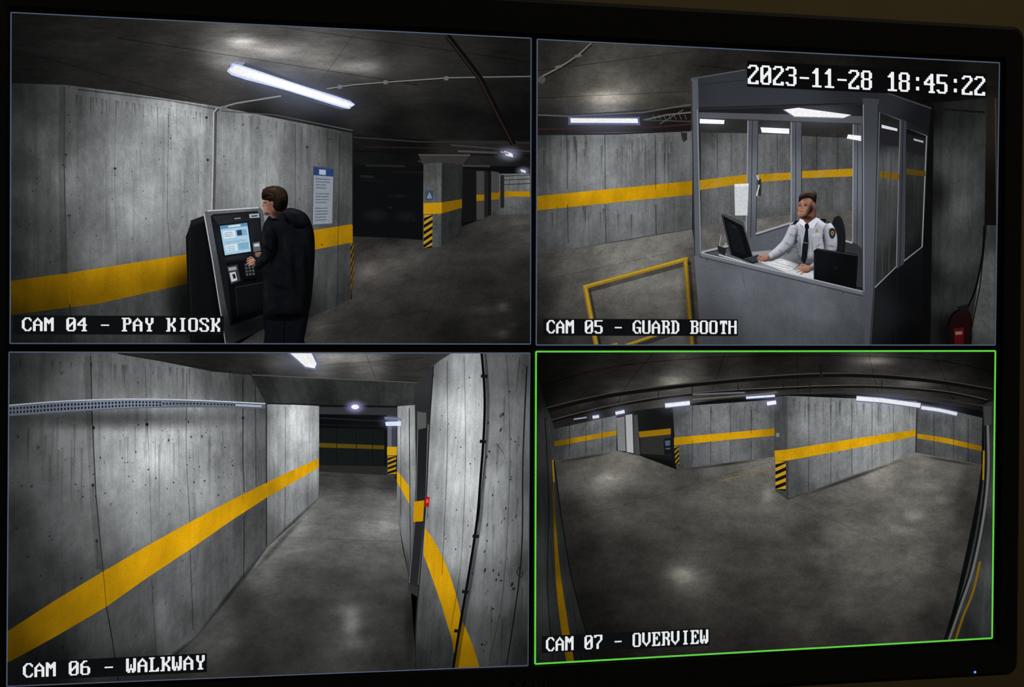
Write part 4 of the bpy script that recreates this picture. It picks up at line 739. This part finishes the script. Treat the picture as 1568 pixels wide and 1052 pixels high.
crease_shade(fl,1206,767,1402,697,4,.5); crease_shade(fl,1402,697,1502,714,3,.55); crease_shade(fl,1036,721,1186,701,3,.55); crease_shade(fl,848,709,944,692,3,.6)  # shade painted on the floor along the wall bases
sw=O('wall_right',fd)
add(wl,sm([(819,560),(832,610),(848,656),(848,706),(853,745),(862,810),(874,880),(892,950),(912,1025)],4)+[(815,1025),(815,560)],WG,LF([(822,600,30),(835,660,68),(845,700,68),(825,760,48),(850,770,48),(830,850,75),(858,850,46),(835,930,84),(870,930,54),(835,1000,72),(890,1000,38)]),'concrete',uvq([(819,560),(848,656),(905,1010),(819,1010)],4,2.6),6)
add(wl,sm([(848,735),(851,800),(857,870),(867,940),(880,1020)],4)+sm([(868,1020),(857,950),(851,890),(848,820),(846,745)],4),YE,LF([(848,760,80),(852,850,120),(860,920,150),(872,1000,155)]),'paint')
stroke(wl,sm([(848,706),(853,745),(862,810),(874,880),(892,950),(910,1016)],4),2,(20,20,20)); mark_or_shadow(wl,sm([(834,640),(840,760),(838,900),(846,1010)],4),1.6,130,1.4); stroke(wl,[(846,704),(848,738)],2.4,(160,124,20))
add(sw,sm([(1504,620),(1507,690),(1503,750),(1490,830),(1468,920),(1443,990)],4)+[(1530,990),(1530,610)],WG,LF([(1510,640,58),(1515,700,75),(1508,760,80),(1515,800,58),(1500,850,70),(1512,880,95),(1490,920,78),(1505,950,88),(1480,960,56)]),'concrete',uvq([(1504,630),(1523,630),(1518,980),(1450,980)],1.5,2.6),6)
stroke(sw,sm([(1512,650),(1513,720),(1506,790),(1490,870),(1470,930),(1452,982)],5),3.4,(120,120,118)); stroke(sw,sm([(1508,650),(1509,720),(1502,790),(1486,870),(1466,930),(1448,982)],5),2.4,(18,18,19)); stroke(sw,sm([(1500,860),(1490,905),(1474,945),(1462,982)],4),3.4,(146,111,20)); stroke(sw,[(1506,690),(1505,735)],2.6,(170,131,22)); add(sw,[(1506,622),(1518,622),(1518,650),(1507,652)],(70,70,70))
def lamp7(pts,w,g):
    l=O('fluorescent_lamp_image'); c=np.mean(np.array(pts,float),0); L_=abs(pts[-1][0]-pts[0][0])
    glow(l,c[0],c[1],L_*.75+16,w*4,(g,g+4,g+24)); stroke(l,pts,w+3,(110,120,168)); stroke(l,pts,w,(255,255,255))
lamp7([(1018,621),(1056,617)],6,66); lamp7([(1311,610),(1350,613),(1409,621)],6.5,76); lamp7([(1410,624),(1438,628),(1465,634)],5,66); lamp7([(942,633),(956,630)],4.5,66); lamp7([(907,639),(917,637.5)],4,66); lamp7([(1174,618),(1188,616)],5.5,66); lamp7([(1142,609),(1186,606)],2.6,34)
l=O('fluorescent_lamp_image'); stroke(l,[(1060,604),(1140,601)],2.4,(104,108,122)); stroke(l,[(878,642),(898,639)],2,(180,186,208))
vg=O('feed_vignette',mon); vignette(vg,P7,1190,750,470,330,.38)
lb=O('caption_label',mon); add(lb,[(829,974),(1086,961.5),(1086,988),(829,1000)],(13,14,15)); text(lb,'CAM 07 - OVERVIEW',(835.5,976),(1086,963.5),21.5,(228,232,234))
# ---- panel border lines on the screen
CLIP=None
bo=O('grid_lines',mon)
def border(q,c,w):
    for i in range(4): stroke(bo,[q[i],q[(i+1)%4]],w,c)
def off(q,d):
    c=np.mean(np.array(q,float),0); return [(x+(d if x>c[0] else -d),y+(d if y>c[1] else -d)) for x,y in q]
for q in (P4,P5,P6): border(off(q,.8),(78,88,108),1.8)
border(off(P7,.6),(96,205,66),2.6)
for o in OBJS: o.done()
# ================================================================ physical monitor
def pmat(name,col,rough,metal=0,emit=None,es=0,noise=0):
    m=bpy.data.materials.new(name); m.use_nodes=True; N=m.node_tree.nodes; L=m.node_tree.links; b=N['Principled BSDF']
    b.inputs['Base Color'].default_value=(*col,1); b.inputs['Roughness'].default_value=rough; b.inputs['Metallic'].default_value=metal
    if emit: b.inputs['Emission Color'].default_value=(*emit,1); b.inputs['Emission Strength'].default_value=es
    if noise:
        tc=N.new('ShaderNodeTexCoord'); n=N.new('ShaderNodeTexNoise'); n.inputs['Scale'].default_value=noise; n.inputs['Detail'].default_value=6; L.new(tc.outputs['Object'],n.inputs['Vector'])
        mx=N.new('ShaderNodeMapRange'); mx.inputs[3].default_value=.8; mx.inputs[4].default_value=1.2; L.new(n.outputs[0],mx.inputs[0])
        v=N.new('ShaderNodeVectorMath'); v.operation='SCALE'; v.inputs[0].default_value=col; L.new(mx.outputs[0],v.inputs['Scale']); L.new(v.outputs[0],b.inputs['Base Color'])
        bp=N.new('ShaderNodeBump'); bp.inputs['Strength'].default_value=.12; L.new(n.outputs[0],bp.inputs['Height']); L.new(bp.outputs[0],b.inputs['Normal'])
    return m
def box(name,lo,hi,mat,parent=None,bev=0,seg=3):
    bm=bmesh.new(); bmesh.ops.create_cube(bm,size=1)
    for v in bm.verts: v.co=Vector([(lo[i]+hi[i])/2+v.co[i]*(hi[i]-lo[i]) for i in range(3)])
    if bev: bmesh.ops.bevel(bm,geom=bm.edges[:],offset=bev,segments=seg,affect='EDGES',profile=.5)
    me=bpy.data.meshes.new(name); bm.to_mesh(me); bm.free(); me.materials.append(mat)
    o=bpy.data.objects.new(name,me); sc.collection.objects.link(o)
    if parent: o.parent=parent
    return o
plast=pmat('black_plastic',(.010,.011,.013),.42,noise=900); blackg=pmat('screen_black',(.0015,.0018,.0022),.5)
x0,x1=-W/2-.001,W/2+.002; zt,zb=Z0+.0015,Z0-HT-.001
c1=px2plane([(1563,300),(1200,21),(1300,1046)])
xr=float(c1[0,0])-W/2; zT=Z0-float(c1[1,1]); zB=Z0-float(c1[2,1])
xl=x0-(xr-x1)
box('screen_panel',(x0-.004,.0002,zb-.004),(x1+.004,.006,zt+.004),blackg,mon)
def rrect(xa,xb,za,zb_,r,n=6):
    o=[]
    for cx0,cz0,a0 in ((xb-r,zb_-r,0),(xa+r,zb_-r,90),(xa+r,za+r,180),(xb-r,za+r,270)):
        for k in range(n+1):
            a=math.radians(a0+90*k/n); o.append((cx0+r*math.cos(a),cz0+r*math.sin(a)))
    return o
outer=rrect(xl,xr,zB,zT,.007); inner=rrect(x0,x1,zb,zt,.0004); outerf=rrect(xl+.002,xr-.002,zB+.002,zT-.002,.006); 
rings=[(inner,.0001),(inner,-.0022),(outerf,-.0032),(outer,-.0012),(outer,.022),(rrect(xl+.03,xr-.03,zB+.03,zT-.03,.02),.045)]
bm=bmesh.new(); rv=[[bm.verts.new((x,y,z)) for x,z in rg] for rg,y in rings]; n=len(inner)
for a,b in zip(rv[:-1],rv[1:]):
    for i in range(n): bm.faces.new((a[i],a[(i+1)%n],b[(i+1)%n],b[i]))
bm.faces.new(rv[-1]); bmesh.ops.recalc_face_normals(bm,faces=bm.faces[:])
me=bpy.data.meshes.new('bezel'); bm.to_mesh(me); bm.free(); me.materials.append(plast)
bz=bpy.data.objects.new('bezel',me); sc.collection.objects.link(bz); bz.parent=mon
lc=px2plane([(1488,1028)])[0]; lx,lz=float(lc[0])-W/2,Z0-float(lc[1])
led=pmat('led_blue',(.05,.1,.6),.3,emit=(.08,.2,1.0),es=2.2)
box('power_led',(lx-.0006,-.0036,lz-.0006),(lx+.0006,-.0024,lz+.0006),led,mon,.0003,2)
lg=pmat('logo_grey',(.045,.046,.05),.4)
lc=px2plane([(781,1045),(846,1045)]); la,lb_=float(lc[0,0])-W/2,float(lc[1,0])-W/2; lt=Z0-float(lc[0,1]); hh=.0075; ww=(lb_-la)/4.4
def bar(a,b,c,d): box('logo_bar',(a,-.0038,c),(b,-.0026,d),lg,mon)
st=ww*.26
bar(la,la+st,lt-hh,lt); bar(la,la+ww*.75,lt-st,lt); bar(la,la+ww*.75,lt-hh,lt-hh+st); bar(la+ww*.75,la+ww*.95,lt-hh+st*.6,lt-st*.6)
e0=la+ww*1.15; bar(e0,e0+st,lt-hh,lt); bar(e0,e0+ww*.8,lt-st,lt); bar(e0,e0+ww*.8,lt-hh,lt-hh+st); bar(e0,e0+ww*.7,lt-hh/2-st/2,lt-hh/2+st/2)
for k in (2.25,3.3):
    e=la+ww*k; bar(e,e+st,lt-hh,lt); bar(e,e+ww*.75,lt-hh,lt-hh+st)
# stand, desk, room
DT=zB-.11
box('stand_neck',(-.03,.03,DT+.012),(.03,.055,zB+.12),plast,mon,.004); box('stand_base',(-.12,-.06,DT),(.12,.13,DT+.014),plast,mon,.005)
wood=pmat('desk_laminate',(.10,.085,.07),.45,noise=12)
dk=bpy.data.objects.new('computer_desk',None); sc.collection.objects.link(dk)
box('desk_top',(-.8,-.42,DT-.03),(.8,.32,DT-.0002),wood,dk,.004)
for i,(a,b) in enumerate(((-.77,-.38),(.72,-.38),(-.77,.26),(.72,.26))): box('leg_%d'%(i+1),(a,b,0.0),(a+.05,b+.05,DT-.03),plast,dk,.004)
wm=pmat('beige_painted_wall',(.30,.235,.115),.9,noise=5); fm=pmat('room_floor_vinyl',(.08,.075,.07),.7,noise=3)
box('wall_back',(-2.5,.40,0),(2.5,.5,2.7),wm); box('floor',(-2.5,-3.0,-.1),(2.5,.5,0),fm)
wd=bpy.data.worlds.new('world'); sc.world=wd; wd.use_nodes=True; wd.node_tree.nodes['Background'].inputs[0].default_value=(.6,.55,.45,1); wd.node_tree.nodes['Background'].inputs[1].default_value=.045
al=bpy.data.lights.new('room_light','AREA'); al.energy=1.7; al.size=.6; al.color=(1,.85,.6); ao=bpy.data.objects.new('room_light',al); sc.collection.objects.link(ao); ao.location=(.6,-.6,2.4); ao.rotation_euler=(math.radians(35),0,0)
print('HT',HT,'cam',co.location[:],'objs',len(bpy.data.objects))
